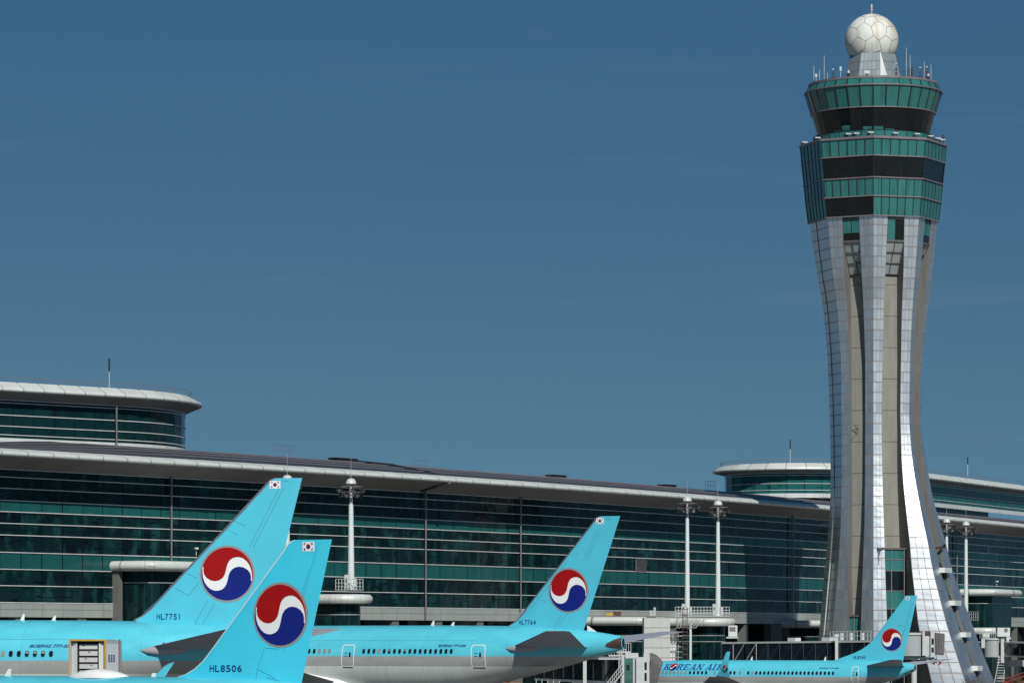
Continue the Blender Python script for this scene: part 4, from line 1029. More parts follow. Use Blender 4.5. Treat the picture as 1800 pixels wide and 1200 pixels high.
for q in range(31, 38): sh[q] = 1
j.windows(xw, 4.02, .26, .37, lambda i: sh.get(i, 0))
j.door(*[j.inv(p, 1180, -1.8)[0] for p in (1495.5, 1506)], 2.95, 4.75, .05)
for a, b in ((1293, 1298.5), (1299.5, 1306.5)): pass
for a in (1290, 1303): j.door(*[j.inv(p, 1180, -1.85)[0] for p in (a-4, a+4)], 3.5, 4.5, .03, False, 'window_shade')
x0, x1 = (j.inv(p, 1175, -1.8)[0] for p in (1438, 1473)); j.title('BOEING 737-800', x0, 4.5, .14, x1-x0)
for px in (1319, 1448): j.blade(j.inv(px, 1160)[0], .4, .25)
mb = MB('exhaust'); P = [j.skin(x, z, .02) for x, z in ((8.0, 3.9), (8.6, 4.2), (9.35, 4.5), (9.35, 4.32), (8.6, 3.98))]; mb.poly(P); t, b, hw = j.sec(9.4); mb.poly([(9.41, hw*.9*math.cos(R_(a)), (t+b)/2+(t-b)*.45*math.sin(R_(a))) for a in range(0, 360, 20)]); mb.build('exhaust', j.root)
# slab-serif wordmark with the round emblem as its O
def rc(x0, z0, x1, z1): return [(x0,z0),(x1,z0),(x1,z1),(x0,z1)]
GL = {'K': [rc(.1,0,.38,1), rc(0,0,.48,.11), rc(0,.89,.48,1), [(.34,.42),(.52,.58),(.93,.95),(.70,.95)], [(.42,.55),(.66,.62),(1.0,.04),(.70,.04)], rc(.60,0,1.08,.1), rc(.60,.9,1.05,1)],
 'R': [rc(.1,0,.38,1), rc(0,0,.48,.11), rc(0,.89,.6,1), [(.55,1),(.8,.97),(.93,.85),(.93,.66),(.82,.54),(.6,.5),(.6,.58),(.66,.62),(.66,.86),(.55,.9)], rc(.36,.45,.66,.56), [(.45,.5),(.68,.52),(1.0,.04),(.72,.04)], rc(.68,0,1.06,.1)],
 'E': [rc(.1,0,.38,1), rc(0,0,.88,.12), rc(0,.88,.86,1), rc(.36,.45,.66,.56), rc(.60,.38,.70,.63), [(.86,1),(.72,.88),(.78,.68),(.88,.68)], [(.88,0),(.74,.12),(.84,.34),(.94,.34)]],
 'A': [[(.06,.04),(.18,.04),(.56,1.04),(.46,1.04)], [(.44,1.04),(.66,1.04),(.98,.04),(.66,.04)], rc(.2,.27,.74,.37), rc(-.04,0,.32,.1), rc(.58,0,1.08,.1)],
 'N': [rc(.12,0,.25,1), rc(0,0,.38,.1), [(.0,1),(.36,1),(.97,0),(.70,0)], rc(.82,0,.94,1), rc(.70,.9,1.08,1)],
 'I': [rc(.12,0,.40,1), rc(0,0,.52,.11), rc(0,.89,.52,1)]}
def glyphs(txt, adv, x0, z0, h, wd):
    out = []; x = 0; pos = {}
    for ch in txt:
        if ch == ' ': x += .45; continue
        if ch == 'O': pos['O'] = x; x += 1.12; continue
        for p in GL[ch]: out.append([((x+a)+b*.30, b) for a, b in p])
        x += .70 if ch == 'I' else adv
    k = wd/x
    return [[(x0+a*k, z0+b*h) for a, b in p] for p in out], (x0+(pos['O']+.55+.15)*k, z0+h*.5), k
x0, x1 = (j.inv(p, 1175, -1.75)[0] for p in (1163.5, 1269))
P, oc, kx = glyphs('KOREAN AIR', 1.1, x0, 4.30, .66, x1-x0)
decal('airline_title', [([p], 'title_blue', .012+.0012*(i % 9)) for i, p in enumerate(P)], j.skin, j.fus, .3)
emblem('title_emblem', oc[0]-.03, oc[1], .40, j.skin, j.fus, False, 1.25, .35)

# nearest jet: only its back, radome, far wingtip and tail show
SEC2 = NOSE(-35, 5.93, 1.8, 1.98)+[(-5, 5.93, 1.8, 1.98), (-2, 5.93, 1.9, 1.95), (1, 5.9, 2.4, 1.75), (4, 5.85, 3.2, 1.25), (6.5, 5.7, 4.0, .8), (8.3, 5.4, 4.6, .4), (8.7, 5.25, 4.75, .3)]
jD = Jet('nearest sky-blue jet with white leading edge and registration HL8506', 310, 161, 31, SEC2, 'livery_mid')
j = jD; j.fuselage(); j.fin([(308,1190),(326,1184),(342,1174),(356,1161),(372,1140),(498,967),(505,956),(511,950.5),(517,948.5)], [(530,1200),(583,949)], .6, .22, 'blade_white', .09, 'cyan_new')
j.emb(495, 1080, 57.5); j.flag(543.5, 960, 20.5); j.reg('HL8506', 372, 1179.5, 11.5, 56.5)
j.lines([[(545,1000+0),(515,1100),(500,1142)],[(560,955),(523,1090)],[(468,1138),(455,1175),(452,1196)],[(492,1140),(470,1138)],[(470,1190),(500,1198)],[(455,1175),(486,1192)]], .018)
j.stab(4.4, 8.0, 5.0, 8.0, 9.4, 5.6, 6.2, .8, .35); WING2 = [(-23.5, 0, 2.4, 8, 1.0), (-22.2, 2, 2.5, 7, .9), (-18, 6.4, 3.0, 4.2, .5), (-13.5, 17.0, 4.3, 1.7, .2)]
j.wing(WING2)
for sg in (1, -1):
    def Q(px, py): return jD.inv(px, py, 17.4)
    LEs = [Q(250,1212), Q(266,1193), Q(276,1181), Q(285,1170.5), Q(294,1165), Q(302,1163)]; TEs = [Q(284,1213), Q(287,1198), Q(291,1187), Q(296,1176), Q(300,1169), Q(303,1163.5)]
    mb = MB('cyan', 'cap_grey'); rows = []
    for (a, za), (b, zb) in zip(LEs, TEs):
        la = sg*(17.0+max(0, za-4.6)*.3)
        rows.append([(a+(b-a)*t, la-naca(t)*.07, za+(zb-za)*t) for t in CHORD]+[(a+(b-a)*t, la+naca(t)*.07, za+(zb-za)*t) for t in CHORD[::-1][1:-1]])
    mb.grid(rows, close=True, mfun=lambda jj, k: 1 if (k < 4 or k > 18) else 0); mb.poly(rows[-1]); mb.build('winglet', j.root, smooth=50)
j.engine(-24, 5.8, 1.9, 1.1, 4); j.gear([(-16, 3.3, .55, 1), (-16, -3.3, .55, 1), (-30, 0, .4, 1)], 2.6)
j.windows([-9-.533*i for i in range(36)], 4.5, .26, .36)
xa, za = j.inv(119, 1191); xb, _ = j.inv(230, 1191)
mb = MB('blade_white', 'dark'); rows = []; zt = j.sec(xa)[0]
for q in range(15):
    t = q/14; x = xa+(xb-xa)*t; hh = .38*(math.sin(math.pi*min(1, max(0, t)))**.75)+.01; ww = .62*(math.sin(math.pi*t)**.6)+.01
    rows.append([(x, ww*math.cos(R_(a)), zt-.08+hh*math.sin(R_(a))) for a in range(0, 181, 15)])
mb.grid(rows); mb.build('antenna_dome', j.root, smooth=True)
mb = MB('blade_white'); x, z = j.inv(4, 1191); mb.hexa([(x,-.03,z-.05),(x+.42,-.03,z-.05),(x+.42,.03,z-.05),(x,.03,z-.05),(x+.35,-.02,z+.4),(x+.5,-.02,z+.42),(x+.5,.02,z+.42),(x+.35,.02,z+.4)]); mb.build('antenna', j.root)
mb = MB('blade_white'); x, z = j.inv(259, 1191); mb.hexa([(x,.2,z-.1),(x+.2,.2,z-.1),(x+.2,.24,z-.1),(x,.24,z-.1),(x+.1,.2,z+.22),(x+.33,.2,z+.22),(x+.33,.24,z+.22),(x+.1,.24,z+.22)]); mb.build('antenna', j.root)

# ------------------------------------------------------------------ high-lift service truck (white box at the wide-body)
Yt = 243.0; p = W(121, 1192, Yt); q = W(187, 1123, Yt); wd = q.x-p.x
t = empty('catering_truck', 'high-lift truck raising an open white cargo box to the leftmost jet', 'truck', (p.x, Yt, 0), R_(-4))
zb, zt = p.z, q.z; D = 3.4
mb = MB('white_frame', 'rust_frame', 'orange_paint')
T_ = .12
mb.box((.06, D/2, (zb+zt)/2), (T_, D, zt-zb)); mb.box((wd-.06, D/2, (zb+zt)/2), (T_, D, zt-zb)); mb.box((wd/2, D/2, zt-.06), (wd-.24, D, T_)); mb.box((wd/2, D/2, zb+.06), (wd-.24, D, T_)); mb.box((wd/2, D-.06, (zb+zt)/2), (wd-.24, T_, zt-zb-.24))
mb.build('cargo_box', t)
mb = MB('yellow_paint'); 
for x in (.05, wd-.05): mb.box((x, -.03, (zb+zt)/2), (.1, .06, zt-zb))
mb.box((wd/2, -.03, zt-.05), (wd-.2, .06, .1)); mb.build('door_frame', t)
mb = MB('white_frame', 'dark', 'exhaust', 'truck_blue'); x0, x1 = wd*.25, wd*.76; zz = zt-.25
for k_ in range(6):
    h = .29; mb.box(((x0+x1)/2, .9, zz-.05), (x1-x0, 1.0, .08), 0, 2 if k_ else 1); mb.box(((x0+x1)/2, .8, zz-.09-h/2), (x1-x0-.06, 1.0, h)); mb.box((x0+.3+(k_*.37) % .6, .29, zz-.15), (.16, .02, .04), 0, 1); zz -= h+.13
mb.box((x0-.05, .9, (zb+zt)/2-.2), (.04, 1, zt-zb-.6), 0, 1); mb.box((x1+.05, .9, (zb+zt)/2-.2), (.04, 1, zt-zb-.6), 0, 1); mb.build('galley_rack', t)
mb = MB('white_paint'); xa_, xb_ = x0-.09, x1+.09
for l_, r_ in ((.13, xa_), (xb_, wd-.13)):
    mb = MB('white_paint'); mb.hexa([(l_, .35, zb+.15), (r_, .12, zb+.15), (r_, .3, zb+.15), (l_, .5, zb+.15), (l_, .35, zt-.2), (r_, .12, zt-.2), (r_, .3, zt-.2), (l_, .5, zt-.2)] if l_ < wd/2 else [(l_, .12, zb+.15), (r_, .35, zb+.15), (r_, .5, zb+.15), (l_, .3, zb+.15), (l_, .12, zt-.2), (r_, .35, zt-.2), (r_, .5, zt-.2), (l_, .3, zt-.2)]); mb.build('rack_surround', t)
ex = (212-187)*Yt/F
mb = MB('bridge_grey', 'cap_grey', 'ink'); mb.box((wd+ex/2+.01, .3, (zb+zt)/2-.03), (ex, .5, zt-zb-.1))
for k_ in range(9): mb.box((wd+.1+k_*(ex-.1)/8, .02, zt-.12), (.03, .06, .22), 0, 1)
for r in range(5):
    for c in range(3): mb.box((wd+.2+c*.16, .035, (zb+zt)/2+.05-r*.1+.2), (.11, .02, .06), 0, 2)
mb.tube((wd+ex-.05, .02, zb), (wd+ex-.05, .02, zt), .05, n=6, m=1); mb.build('side_shelter', t)
mb = MB('truck_blue', 'orange_paint'); mb.box((wd*.22, -.25, zb-.05), (.9, .5, .3)); mb.box((.12, -.3, zb-.12), (.45, .5, .35), 0, 1); mb.build('loading_platform', t)
mb = MB('alu'); 
for y_ in (.6, 2.8):
    for s_ in (-1, 1): mb.bar((wd/2-s_*1.1, y_, 1.4), (wd/2+s_*1.1, y_, zb), .18)
mb.build('scissor_lift', t)
mb = MB('white_paint', 'window_dark'); mb.box((-1.2, 1.7, 1.6), (2.0, 2.2, 1.9)); mb.box((-2.22, 1.7, 1.95), (.04, 1.9, .8), 0, 1); mb.box((-1.4, .58, 1.95), (1.0, .04, .7), 0, 1); mb.build('driver_cab', t)
mb = MB('dark'); mb.box((1.2, 1.7, .9), (6.5, 2.1, .35)); mb.build('chassis', t)
for x_ in (-1.2, 3.4):
    for y_ in (.65, 2.75):
        mb = MB('tyre', 'alu'); mb.tube((x_, y_-.15, .48), (x_, y_+.15, .48), .48, n=20); mb.tube((x_, y_-.17, .48), (x_, y_+.17, .48), .22, n=12, m=1); mb.build('wheel', t)

# ------------------------------------------------------------------ boarding bridges
def tunnel(t, a, b, w_, z0a, z0b, h, ribs, name='tunnel', frame=None):
    a = Vector(a); b = Vector(b); d = (b-a); L = d.length; u = d.normalized(); n = Vector((u.y, -u.x, 0))     # n faces the camera side
    if n.y > 0: n = -n
    mb = MB('bridge_glass', 'white_frame', 'cap_grey')
    def pt(s_, o, z): p = a+u*s_+n*o; return Vector((p.x, p.y, z+z0a+(z0b-z0a)*s_/L))
    mb.hexa([pt(0,-w_/2,.25), pt(L,-w_/2,.25), pt(L,w_/2,.25), pt(0,w_/2,.25), pt(0,-w_/2,h-.2), pt(L,-w_/2,h-.2), pt(L,w_/2,h-.2), pt(0,w_/2,h-.2)])
    for z, hh in ((.12, .26), (h-.1, .24)):
        mb.hexa([pt(0,-w_/2-.1,z-hh/2), pt(L,-w_/2-.1,z-hh/2), pt(L,w_/2+.1,z-hh/2), pt(0,w_/2+.1,z-hh/2), pt(0,-w_/2-.1,z+hh/2), pt(L,-w_/2-.1,z+hh/2), pt(L,w_/2+.1,z+hh/2), pt(0,w_/2+.1,z+hh/2)], 1)
    o = mb.build(name, t)
    mb = MB('white_frame', 'mullion'); m_ = max(1, int(L/ribs))
    for i in range(m_):
        s0, s1 = L*i/m_, L*(i+1)/m_; m = 0 if (frame and frame[0] <= i < frame[1]) else 1
        if m == 1: MM = 1
        mb.bar(pt(s0, w_/2+.04, .3), pt(s0, w_/2+.04, h-.25), .12 if m else .2, .06, m); mb.bar(pt(s0, w_/2+.05, .3), pt(s1, w_/2+.05, h-.25), .1 if m else .14, .05, m)
        if m == 0: mb.bar(pt(s1, w_/2+.04, .3), pt(s1, w_/2+.04, h-.25), .2, .06, 0)
    mb.mats[1] = 'truss_dark'; mb.build('truss', t)
    return pt, L
def gxy(px, Y): return ((px-900)*Y/F, Y, 0)
def bridge_J1():
    t = empty('boarding_bridge', 'long boarding bridge with dark glass sides and white roof beam behind the smallest jet', 'boarding bridge', gxy(1285, 494), 0, 'boarding bridges'); o = Vector(t.location)
    a = Vector(gxy(1283, 494))-o; b = Vector(gxy(1600, 468))-o
    def sp(px):
        A_ = a+o; D_ = (b-a).normalized(); u_ = (px-900)/F; return (u_*A_.y-A_.x)/(D_.x-u_*D_.y)
    pt, L = tunnel(t, a, b, 2.8, 4.35, 4.6, 3.05, 2.1, frame=(1, 3))
    for s_, w2 in ((sp(1396), 1.6), (sp(1456), 1.6)): 
        mb = MB('white_paint'); p = pt(s_, 0, 3.3); mb.box(p, (1.4, 1.0, .45), R_(-50)); mb.build('roof_unit', t)
    mb = MB('white_frame'); p = pt(sp(1487), 1.65, 0); mb.box((p.x, p.y, 4.1), (.38, .38, 8.2)); mb.box((p.x, p.y, 8.25), (.55, .5, .35)); mb.build('support_column', t)
    mb = MB('white_frame'); 
    for k_ in range(13):
        p = pt(sp(1472+k_*6), 1.3, 3.1); mb.tube(p, p+Vector((0,0,1.15)), .04, n=5)
    for zz in (.55, 1.15): mb.tube(pt(sp(1472), 1.3, 3.1+zz), pt(sp(1544), 1.3, 3.1+zz), .04, n=5)
    mb.build('roof_railing', t)
    for s_ in (sp(1482), sp(1499), sp(1519)): mb = MB('white_paint'); p = pt(s_, .3, 3.6); mb.box(p, (.3, .3, .9), R_(-50)); mb.build('roof_box', t)
    c = Vector(gxy(1601, 466))-o
    mb = MB('bridge_grey', 'white_frame'); mb.lathe([(1e-3, 5.7), (1.75, 5.7), (1.75, 8.3), (1.9, 8.3), (1.9, 8.55), (1e-3, 8.6)], (c.x, c.y, 0), 28, ms=[0, 0, 1, 1, 1]); mb.build('rotunda', t, smooth=40)
    mb = MB('white_frame', 'window_dark', 'bridge_grey', 'exhaust'); cx_ = c.x+1.9
    mb.box((cx_-.1, c.y-.6, 7.25), (1.1, 2.6, 3.0), 0, 0); mb.box((cx_+.55, c.y-.9, 7.2), (.5, 2.8, 3.1), 0, 0); mb.box((cx_+.56, c.y-2.32, 7.5), (.28, .04, .75), 0, 1); mb.box((cx_+.56, c.y-2.32, 6.45), (.28, .04, .6), 0, 1); mb.box((cx_+.1, c.y-1.95, 8.5), (.9, .1, .5), 0, 3); mb.build('cab', t)
    mb = MB('bellows', 'cap_grey'); 
    for k_ in range(6):
        x0_ = cx_+.85+k_*.2; e = k_*.02; mb.hexa([(x0_, c.y-2.2+e, 5.9-e), (x0_+.14, c.y-2.2+e, 5.9-e), (x0_+.14, c.y+.5, 5.9-e), (x0_, c.y+.5, 5.9-e), (x0_+.1, c.y-2.2+e, 8.6-e*2), (x0_+.24, c.y-2.2+e, 8.6-e*2), (x0_+.24, c.y+.5, 8.6-e*2), (x0_+.1, c.y+.5, 8.6-e*2)], 0)
    mb.box((cx_+1.45, c.y-.85, 7.25), (1.1, 2.4, 2.5), 0, 0); mb.build('bellows', t)
    mb = MB('dark', 'white_frame', 'red_paint'); mb.box((c.x+1, c.y, 5.4), (3.6, 2.0, .3), 0, 1); mb.tube((c.x+.4, c.y, 0), (c.x+.4, c.y, 5.6), .35, n=12, m=1)
    for k_ in range(6): mb.box((cx_+.3+k_*.25, c.y-1.2, 5.1-.1*(k_ % 3)), (.12, .3, .5), .3*k_, k_ % 3)
    mb.build('undercarriage', t)
bridge_J1()
def bridge_J0():
    t = empty('boarding_bridge', 'boarding bridge with white stairs and grey bellows docked at the nose of the smallest jet', 'boarding bridge', gxy(1090, 421), 0, 'boarding bridges'); o = Vector(t.location)
    a = Vector(gxy(960, 446))-o; b = Vector(gxy(1100, 421))-o
    pt, L = tunnel(t, a, b, 2.8, 2.9, 2.75, 2.9, 3.2)
    for z in (2.3, 1.7):
        mb = MB('white_frame'); mb.tube(pt(0, 1.6, z-2.8), pt(L, 1.6, z-2.8), .07, n=6)
        for k_ in range(5): p = pt(1+k_*2, 1.6, z-2.8); mb.tube(p, p+Vector((0,0,.6)), .05, n=5)
        mb.build('side_rail', t)
    c = Vector(W(1028, 1160, 426))-o; mb = MB('white_frame'); mb.box((c.x, c.y, 2.75), (.4, .4, 5.5)); mb.build('support_column', t)
    k = 437/F
    def X(px): return (px-900)*419.5/F-o.x
    y0 = 420.5-o.y
    mb = MB('white_frame', 'green_glass', 'bridge_grey', 'window_dark')
    mb.box(((X(1093)+X(1097))/2, y0-1.2, 4.2), (.26, .3, 3.6)); mb.box(((X(1097)+X(1112))/2, y0-1.05, 4.1), (X(1112)-X(1097), .2, 3.1), 0, 1); mb.box(((X(1112)+X(1118))/2, y0-1.1, 4.1), (X(1118)-X(1112), .5, 3.2), 0, 2)
    mb.box(((X(1099)+X(1122))/2, y0+.2, 5.9), (X(1122)-X(1099), 2.8, .6), 0, 0)
    mb.box(((X(1118)+X(1131))/2, y0-1.3, 4.0), (X(1131)-X(1118), 1.0, 3.5), 0, 0); mb.box(((X(1131)+X(1142))/2, y0-.9, 4.2), (X(1142)-X(1131), 1.6, 3.9), 0, 0)
    mb.box((X(1134.5), y0-1.72, 4.75), (.25, .05, .85), 0, 3); mb.box((X(1134.5), y0-1.72, 3.55), (.25, .05, .9), 0, 3); mb.box((X(1104), y0-1.17, 4.6), (.35, .05, .6), 0, 3)
    mb.box((X(1120), y0+.3, 2.3), (3.2, 3.0, .3), 0, 2); mb.build('cab', t)
    mb = MB('bellows'); rows = []
    for k_ in range(13):
        f = k_/12; x_ = X(1142)+f*(X(1166)-X(1142)); g = .06*(k_ % 2); zt_ = 6.15-1.05*f**2.4+g
        w_ = f*.95; rows.append([(x_-w_, y0-1.9-g, 2.2), (x_-w_*.35, y0-1.9-g, zt_-.9), (x_-w_*.1, y0-1.4-g, zt_-.15), (x_, y0-.5, zt_), (x_, y0+1.2, zt_), (x_-w_, y0+1.4, 2.2)])
    mb.grid(rows); mb.build('bellows', t)
    mb = MB('white_frame')     # outside stairs and catwalk
    p0 = Vector((X(1045), y0-1.6, .1)); p1 = Vector((X(1094), y0-1.6, 4.0))
    for dz in (0, .55, 1.05): mb.bar(p0+Vector((0,0,dz)), p1+Vector((0,0,dz)), .08, .1 if dz == 0 else .06)
    for k_ in range(15):
        p = p0.lerp(p1, k_/14); mb.box((p.x, p.y+.4, p.z), (.26, .8, .05)); mb.tube(p, p+Vector((0,0,1.05)), .03, n=5)
    mb.build('stairs', t)
    mb = MB('white_frame'); 
    for (xa_, xb_, z_, h_) in ((1052, 1095, 5.55, 0), (1084, 1109, 6.3, 1.0), (1070, 1100, 5.9, .7)):
        mb.bar((X(xa_), y0-1, z_), (X(xb_), y0-1, z_), .12, .16)
        if h_:
            mb.tube((X(xa_), y0-1, z_+h_), (X(xb_), y0-1, z_+h_), .04, n=5)
            n_ = 6
            for k_ in range(n_+1): xx = X(xa_)+(X(xb_)-X(xa_))*k_/n_; mb.tube((xx, y0-1, z_), (xx, y0-1, z_+h_), .035, n=5)
    mb.bar((X(1092), y0-1.1, 1.5), (X(1092), y0-1.1, 6.9), .12); mb.bar((X(1088), y0-1.1, 4), (X(1088), y0-1.1, 6.6), .1); mb.build('catwalk', t)
bridge_J0()
def bridge_J2():
    t = empty('boarding_bridge', 'boarding bridge with round grey drum at the right edge beyond the tower', 'boarding bridge', gxy(1745, 600), 0, 'boarding bridges'); o = Vector(t.location)
    c = Vector(gxy(1744, 600))-o; k = 600/F
    z = lambda y: CH+(HZ-y)*k
    mb = MB('bridge_grey', 'white_frame'); mb.lathe([(1e-3, z(1154)), (1.3, z(1154)), (1.3, z(1124)), (1.45, z(1124)), (1.45, z(1121)), (1e-3, z(1121))], (c.x, c.y, 0), 28, ms=[0,0,1,1,1]); mb.build('rotunda', t, smooth=40)
    for px_, y0_, y1_, w_ in ((1760, 1122, 1164, 6), (1769, 1117, 1152, 4.5)): mb = MB('white_frame'); mb.box(((px_-900)*k-o.x, c.y-1.5, (z(y0_)+z(y1_))/2), (w_*k, .5, z(y0_)-z(y1_))); mb.build('lift_column', t)
    mb = MB('white_frame'); mb.box(((1727-900)*k-o.x, c.y-.5, (z(1122)+z(1138))/2), (6*k, .8, z(1122)-z(1138))); mb.box(((1762-900)*k-o.x, c.y, z(1121)), (2.6, 1, .3)); mb.build('frame', t)
    mb = MB('white_paint', 'cap_grey'); mb.box(((1762-900)*k-o.x, c.y-.6, (z(1102.5)+z(1118))/2), (22*k, 2.0, 15.5*k)); mb.box(((1766-900)*k-o.x, c.y-1.62, z(1107)), (6*k, .04, 6.5*k), 0, 1); mb.build('air_conditioner', t); mb = MB('white_paint'); mb.box(((1733-900)*k-o.x, c.y, z(1117)), (1.1, .8, .9)); mb.build('roof_box', t)
    mb = MB('white_frame')
    for q in range(9): x_ = (1721+q*3.4-900)*k-o.x; mb.tube((x_, c.y-1.2, z(1122)), (x_, c.y-1.2, z(1112)), .04, n=5)
    mb.tube(((1720-900)*k-o.x, c.y-1.2, z(1112)), ((1750-900)*k-o.x, c.y-1.2, z(1112)), .05, n=5); mb.build('railing', t)
    a = Vector(gxy(1772, 600))-o; b = Vector(gxy(1990, 560))-o; tunnel(t, a, b, 2.6, z(1153), z(1160), z(1127)-z(1153), 3.5)
    mb = MB('white_frame'); x_ = (1758-900)*k-o.x
    for q in range(12): mb.bar((x_-.9+q*.02, c.y-1.6, .4+q*.42), (x_+.5+q*.02, c.y-1.6, .4+q*.42), .05, .07)
    mb.bar((x_-1.3, c.y-1.6, 0), (x_-.3, c.y-1.6, 5.2), .1); mb.bar((x_+.1, c.y-1.6, 0), (x_+.8, c.y-1.6, 5.2), .1); mb.bar((x_-.5, c.y-1.2, z(1163)), (x_+5, c.y-1.2, z(1168)), .15, .2)
    mb.bar((x_-.6, c.y-1.2, z(1190)), (x_+3, c.y-1.3, z(1188)), .25, .3); mb.tube((x_+1.5, c.y-1.4, z(1190)), (x_+.9, c.y-1.4, z(1215)), .14, n=8)
    mb.build('stairs', t)
    mb = MB('alu', 'tyre'); mb.box(((1785-900)*k-o.x, c.y-.5, z(1165)), (2.6, 1.6, 1.0)); mb.tube(((1785-900)*k-o.x, c.y-1.5, .6), ((1785-900)*k-o.x, c.y+.5, .6), .6, n=16, m=1); mb.tube(((1785-900)*k-o.x, c.y-.5, .6), ((1785-900)*k-o.x, c.y-.5, 4), .3, n=10); mb.build('undercarriage', t)
bridge_J2()

# stair block, ladder, cabinets
k = 500/F; cx = (1155-900)*k; z = lambda y, Y=500: CH+(HZ-y)*Y/F
zt = z(1085); mb = MB('block_panel', 'white_paint'); wd = 46*k
for a_, b_, nn in (((-wd/2, 0), (wd/2, 0), 3), ((wd/2, 0), (wd/2, 6), 5), ((-wd/2, 6), (-wd/2, 0), 5), ((wd/2, 6), (-wd/2, 6), 3)):
    rows_ = 8
    for r in range(rows_):
        z0_, z1_ = zt*r/rows_, zt*(r+1)/rows_; mb.poly([(*a_, z0_), (*b_, z0_), (*b_, z1_), (*a_, z1_)], 0, [(0, r), (nn, r), (nn, r+1), (0, r+1)])
mb.poly([(-wd/2,0,zt),(wd/2,0,zt),(wd/2,6,zt),(-wd/2,6,zt)], 1)
o = mb.build('stair_block'); o.location = (cx, 500, 0); tag(o, 'pale panelled windowless block behind the smallest jet nose', 'building')
t = empty('roof_vent', 'small grey metal vent cluster on top of the pale block', 'vent', (cx-.7, 502, zt)); mb = MB('alu', 'rust_frame')
mb.box((0,0,.5), (.5,.5,1)); mb.box((.45,0,.7), (.3,.4,1.4)); mb.build('duct', t); mb = MB('rust_frame'); mb.box((0,-.3,.12), (1.3,.1,.24)); mb.build('base', t)
t = empty('caged_ladder', 'dark caged ladder on a white pole under the light masts', 'ladder', W(1204, 1217, 500)*1); t.location.z = 0; mb = MB('exhaust')
for x_ in (-.3, .3): mb.tube((x_,0,0), (x_,0,12), .05, n=5)
for q in range(28): mb.tube((-.3,0,.4+q*.42), (.3,0,.4+q*.42), .03, n=5); 
for q in range(14): mb.box((0,-.35,2+q*.75), (.75,.04,.1))
mb.build('ladder', t); mb = MB('pole_white'); mb.tube((.75,.2,0), (.75,.2,10.2), .17, n=10); mb.build('pole', t)
mb = MB('alu')
for q in range(7): mb.tube((-1.2+q*.4,0,9.2), (-.4+q*.5,0,10.4), .05, n=5); mb.tube((-1.2+q*.5,0,10.3), (-.9+q*.4,0,9.3), .05, n=5)
mb.build('truss', t)
t = empty('equipment_frame', 'white scaffold of cabinets beside the pale block', 'equipment', ((1187-900)*k, 503, 0)); mb = MB('white_paint', 'cap_grey', 'exhaust')
mb.box((-.2,0,6.9), (.9,.9,1.3), 0, 0); mb.box((.6,.1,7.0), (.5,.6,1.1), 0, 2); mb.box((-.3,0,5.2), (.8,.8,1.5)); mb.build('cabinet', t); mb = MB('white_frame')
for x_ in (-.9,-.2,.5,1.1): mb.tube((x_,-.5,0), (x_,-.5,8.6), .045, n=5)
for q in range(12): mb.tube((-.9,-.5,.5+q*.7), (1.1,-.5,.5+q*.7), .04, n=5)
mb.build('scaffold', t)
t = empty('roof_cabinet', 'white box with grey louvre between pier and dark bays', 'air conditioner', W(1284, 1118, 508)); mb = MB('white_paint'); mb.box((.3,0,.75), (1.2,1,1.5)); mb.build('casing', t); mb = MB('cap_grey'); mb.box((.25,-.52,1.0), (.8,.04,.6)); mb.build('louvre', t)
mb = MB('white_frame'); mb.box((.2,-.1,-.15), (1.6,1.2,.2)); mb.build('bracket', t)
t = empty('roof_light', 'small yellow and dark unit on the pier roof right of the middle fin', 'equipment', W(1080, 1082, 535)); mb = MB('yellow_paint', 'exhaust'); mb.box((-.7,0,.25), (1.0,.5,.35)); mb.build('lamp', t); mb = MB('exhaust'); mb.box((.4,0,.3), (1.1,.6,.65)); mb.build('casing', t)
def camera_post(label, px, py, Y):
    t = empty('camera_post', label, 'camera', W(px, py+8, Y), 0, 'small white cameras on pier roofs'); mb = MB('white_frame'); mb.tube((0,0,0), (0,0,.75), .05, n=6); mb.build('post', t); mb = MB('white_paint'); mb.box((0,-.1,.85), (.35,.5,.22), .5); mb.build('housing', t)
camera_post('small white camera peeking over the left pier hood', 345, 968, 440)
camera_post('small white camera on the far right pier hood', 1752, 1022, 640)
# ground vehicles seen under and beside the jets
def loader(label, px, Y, rot=0, m='red_paint'):
    t = empty('belt_loader', label, 'vehicle', gxy(px, Y), rot)
    mb = MB(m, 'dark'); mb.box((0,0,.75), (4.2,1.7,.55)); mb.box((-1.6,.4,1.25), (.9,.8,.6)); mb.build('body', t)
    mb = MB(m, 'dark'); mb.bar((-3,0,1.0), (3.6,0,3.2), .9, .18); mb.bar((-3,0,1.12), (3.6,0,3.32), .7, .04, 1); mb.build('conveyor', t)
    mb = MB('red_paint')
    for s_ in (-.5, .5): mb.tube((-3,s_,1.5), (3.6,s_,3.8), .04, n=5)
    for q in range(6): mb.tube((-3+q*1.3,.5,1.05+q*.43), (-3+q*1.3,.5,1.5+q*.45), .03, n=5); mb.tube((-3+q*1.3,-.5,1.05+q*.43), (-3+q*1.3,-.5,1.5+q*.45), .03, n=5)
    mb.build('handrail', t)
    for x_ in (-1.4, 1.4):
        for y_ in (-.8, .8): mb = MB('tyre'); mb.tube((x_, y_-.14, .42), (x_, y_+.14, .42), .42, n=16); mb.build('wheel', t)
loader('red belt loader standing at the right edge beyond the tower', 1795, 585, R_(5))
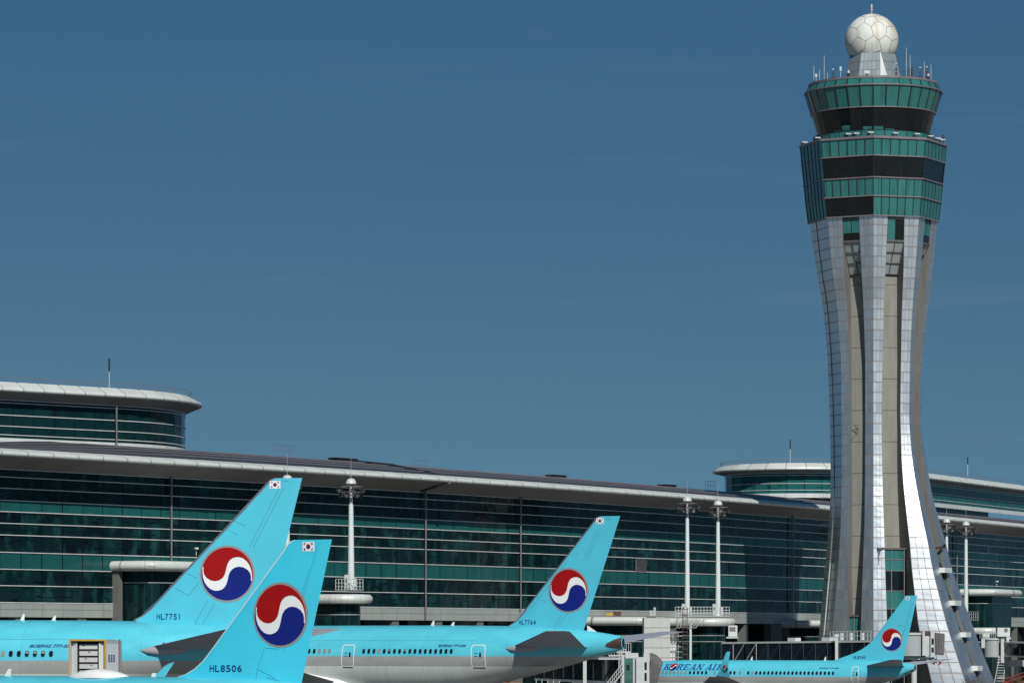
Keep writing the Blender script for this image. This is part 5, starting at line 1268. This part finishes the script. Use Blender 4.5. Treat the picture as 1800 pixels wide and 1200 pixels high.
def van(label, px, Y, rot, m):
    t = empty('service_van', label, 'van', gxy(px, Y), rot)
    mb = MB(m); pr = [(-2.6,.5),(2.7,.5),(2.7,1.2),(2.1,1.35),(1.5,2.25),(-2.6,2.3)]
    mb.poly([(x,-.95,z_) for x, z_ in pr]); mb.poly([(x,.95,z_) for x, z_ in pr[::-1]])
    for i in range(len(pr)): a_, b_ = pr[i], pr[(i+1) % len(pr)]; mb.poly([(a_[0],-.95,a_[1]), (a_[0],.95,a_[1]), (b_[0],.95,b_[1]), (b_[0],-.95,b_[1])])
    mb.build('body', t); mb = MB('window_dark')
    for y_ in (-.97, .97): mb.poly([(-2.2,y_,1.45),(1.75,y_,1.45),(1.35,y_,2.1),(-2.2,y_,2.1)])
    mb.build('side_window', t)
    for x_ in (-1.7, 1.8):
        for y_ in (-.85, .85): mb = MB('tyre'); mb.tube((x_, y_-.12, .36), (x_, y_+.12, .36), .36, n=16); mb.build('wheel', t)
van('orange service van parked beyond the tail of the middle jet', 893, 478, R_(25), 'orange_paint')
van('white service van parked beyond the tail of the middle jet', 912, 470, R_(20), 'white_paint')
def dollies(label, px, Y):
    t = empty('baggage_dolly', label, 'baggage cart', gxy(px, Y), R_(10), 'baggage carts behind the middle jet'); mb = MB('exhaust'); mb.box((0,0,.45), (3.2,1.6,.15)); mb.build('deck', t)
    mb = MB('white_frame')
    for x_ in (-1.55, 1.55):
        for y_ in (-.75, .75): mb.tube((x_,y_,.5), (x_,y_,2.1), .05, n=6)
    for y_ in (-.75, .75): mb.tube((-1.55,y_,2.1), (1.55,y_,2.1), .05, n=6)
    mb.build('cage', t); mb = MB('red_paint'); mb.box((0,0,2.15), (3.3,1.7,.08)); mb.build('cover', t)
    for x_ in (-1.1, 1.1): mb = MB('tyre'); mb.tube((x_,-.7,.2), (x_,.7,.2), .2, n=12); mb.build('wheel', t)
for px, Y, l in ((962, 470, 'red-roofed baggage cart left of the white bridge post'), (1003, 468, 'red-roofed baggage cart close to the white bridge post'), (1050, 462, 'red-roofed baggage cart under the bridge stairs')): dollies(l, px, Y)
# dry shrubs poking up along the bottom edge
def shrub(label, px, ytop, Y):
    b = Vector(gxy(px, Y)); H = CH+(HZ-ytop)*Y/F; t = empty('dry_shrub', label, 'shrub', b, 0, 'dry brown shrubs at the bottom edge'); r = random.Random(px)
    mb = MB('twig'); tips = []
    for q in range(26):
        a_ = r.uniform(0, 6.28); l = r.uniform(.15, .5)*H*.35; tip = Vector((math.cos(a_)*l, math.sin(a_)*l, H*r.uniform(.7, 1))); mid = Vector((tip.x*.35, tip.y*.35, H*.5)); mb.tube((0,0,0), mid, .03, .02, n=4); mb.tube(mid, tip, .02, .008, n=4); tips += [mid.lerp(tip, u_) for u_ in (.3, .5, .7, .85, 1)]
    mb.build('stem', t); mb = MB('dry_leaf')
    for p in tips:
        for _ in range(9):
            c_ = p+Vector((r.uniform(-.2,.2), r.uniform(-.2,.2), r.uniform(-.2,.15))); d1 = Vector((r.uniform(-1,1), r.uniform(-1,1), r.uniform(-1,1))).normalized()*.07; d2 = d1.cross(Vector((r.uniform(-1,1), .3, .5))).normalized()*.03
            mb.poly([c_-d1, c_+d2, c_+d1, c_-d2])
    mb.build('foliage', t)
for px, yt, Y, l in ((1702, 1194, 300, 'small dry shrub tip under the tower leg, left of two'), (1714, 1190, 302, 'small dry shrub tip under the tower leg, right of two'), (1786, 1188, 300, 'dry brown shrub near the bottom right corner'), (1797, 1191, 298, 'dry brown shrub cut by the right edge of the photo')): shrub(l, px, yt, Y)
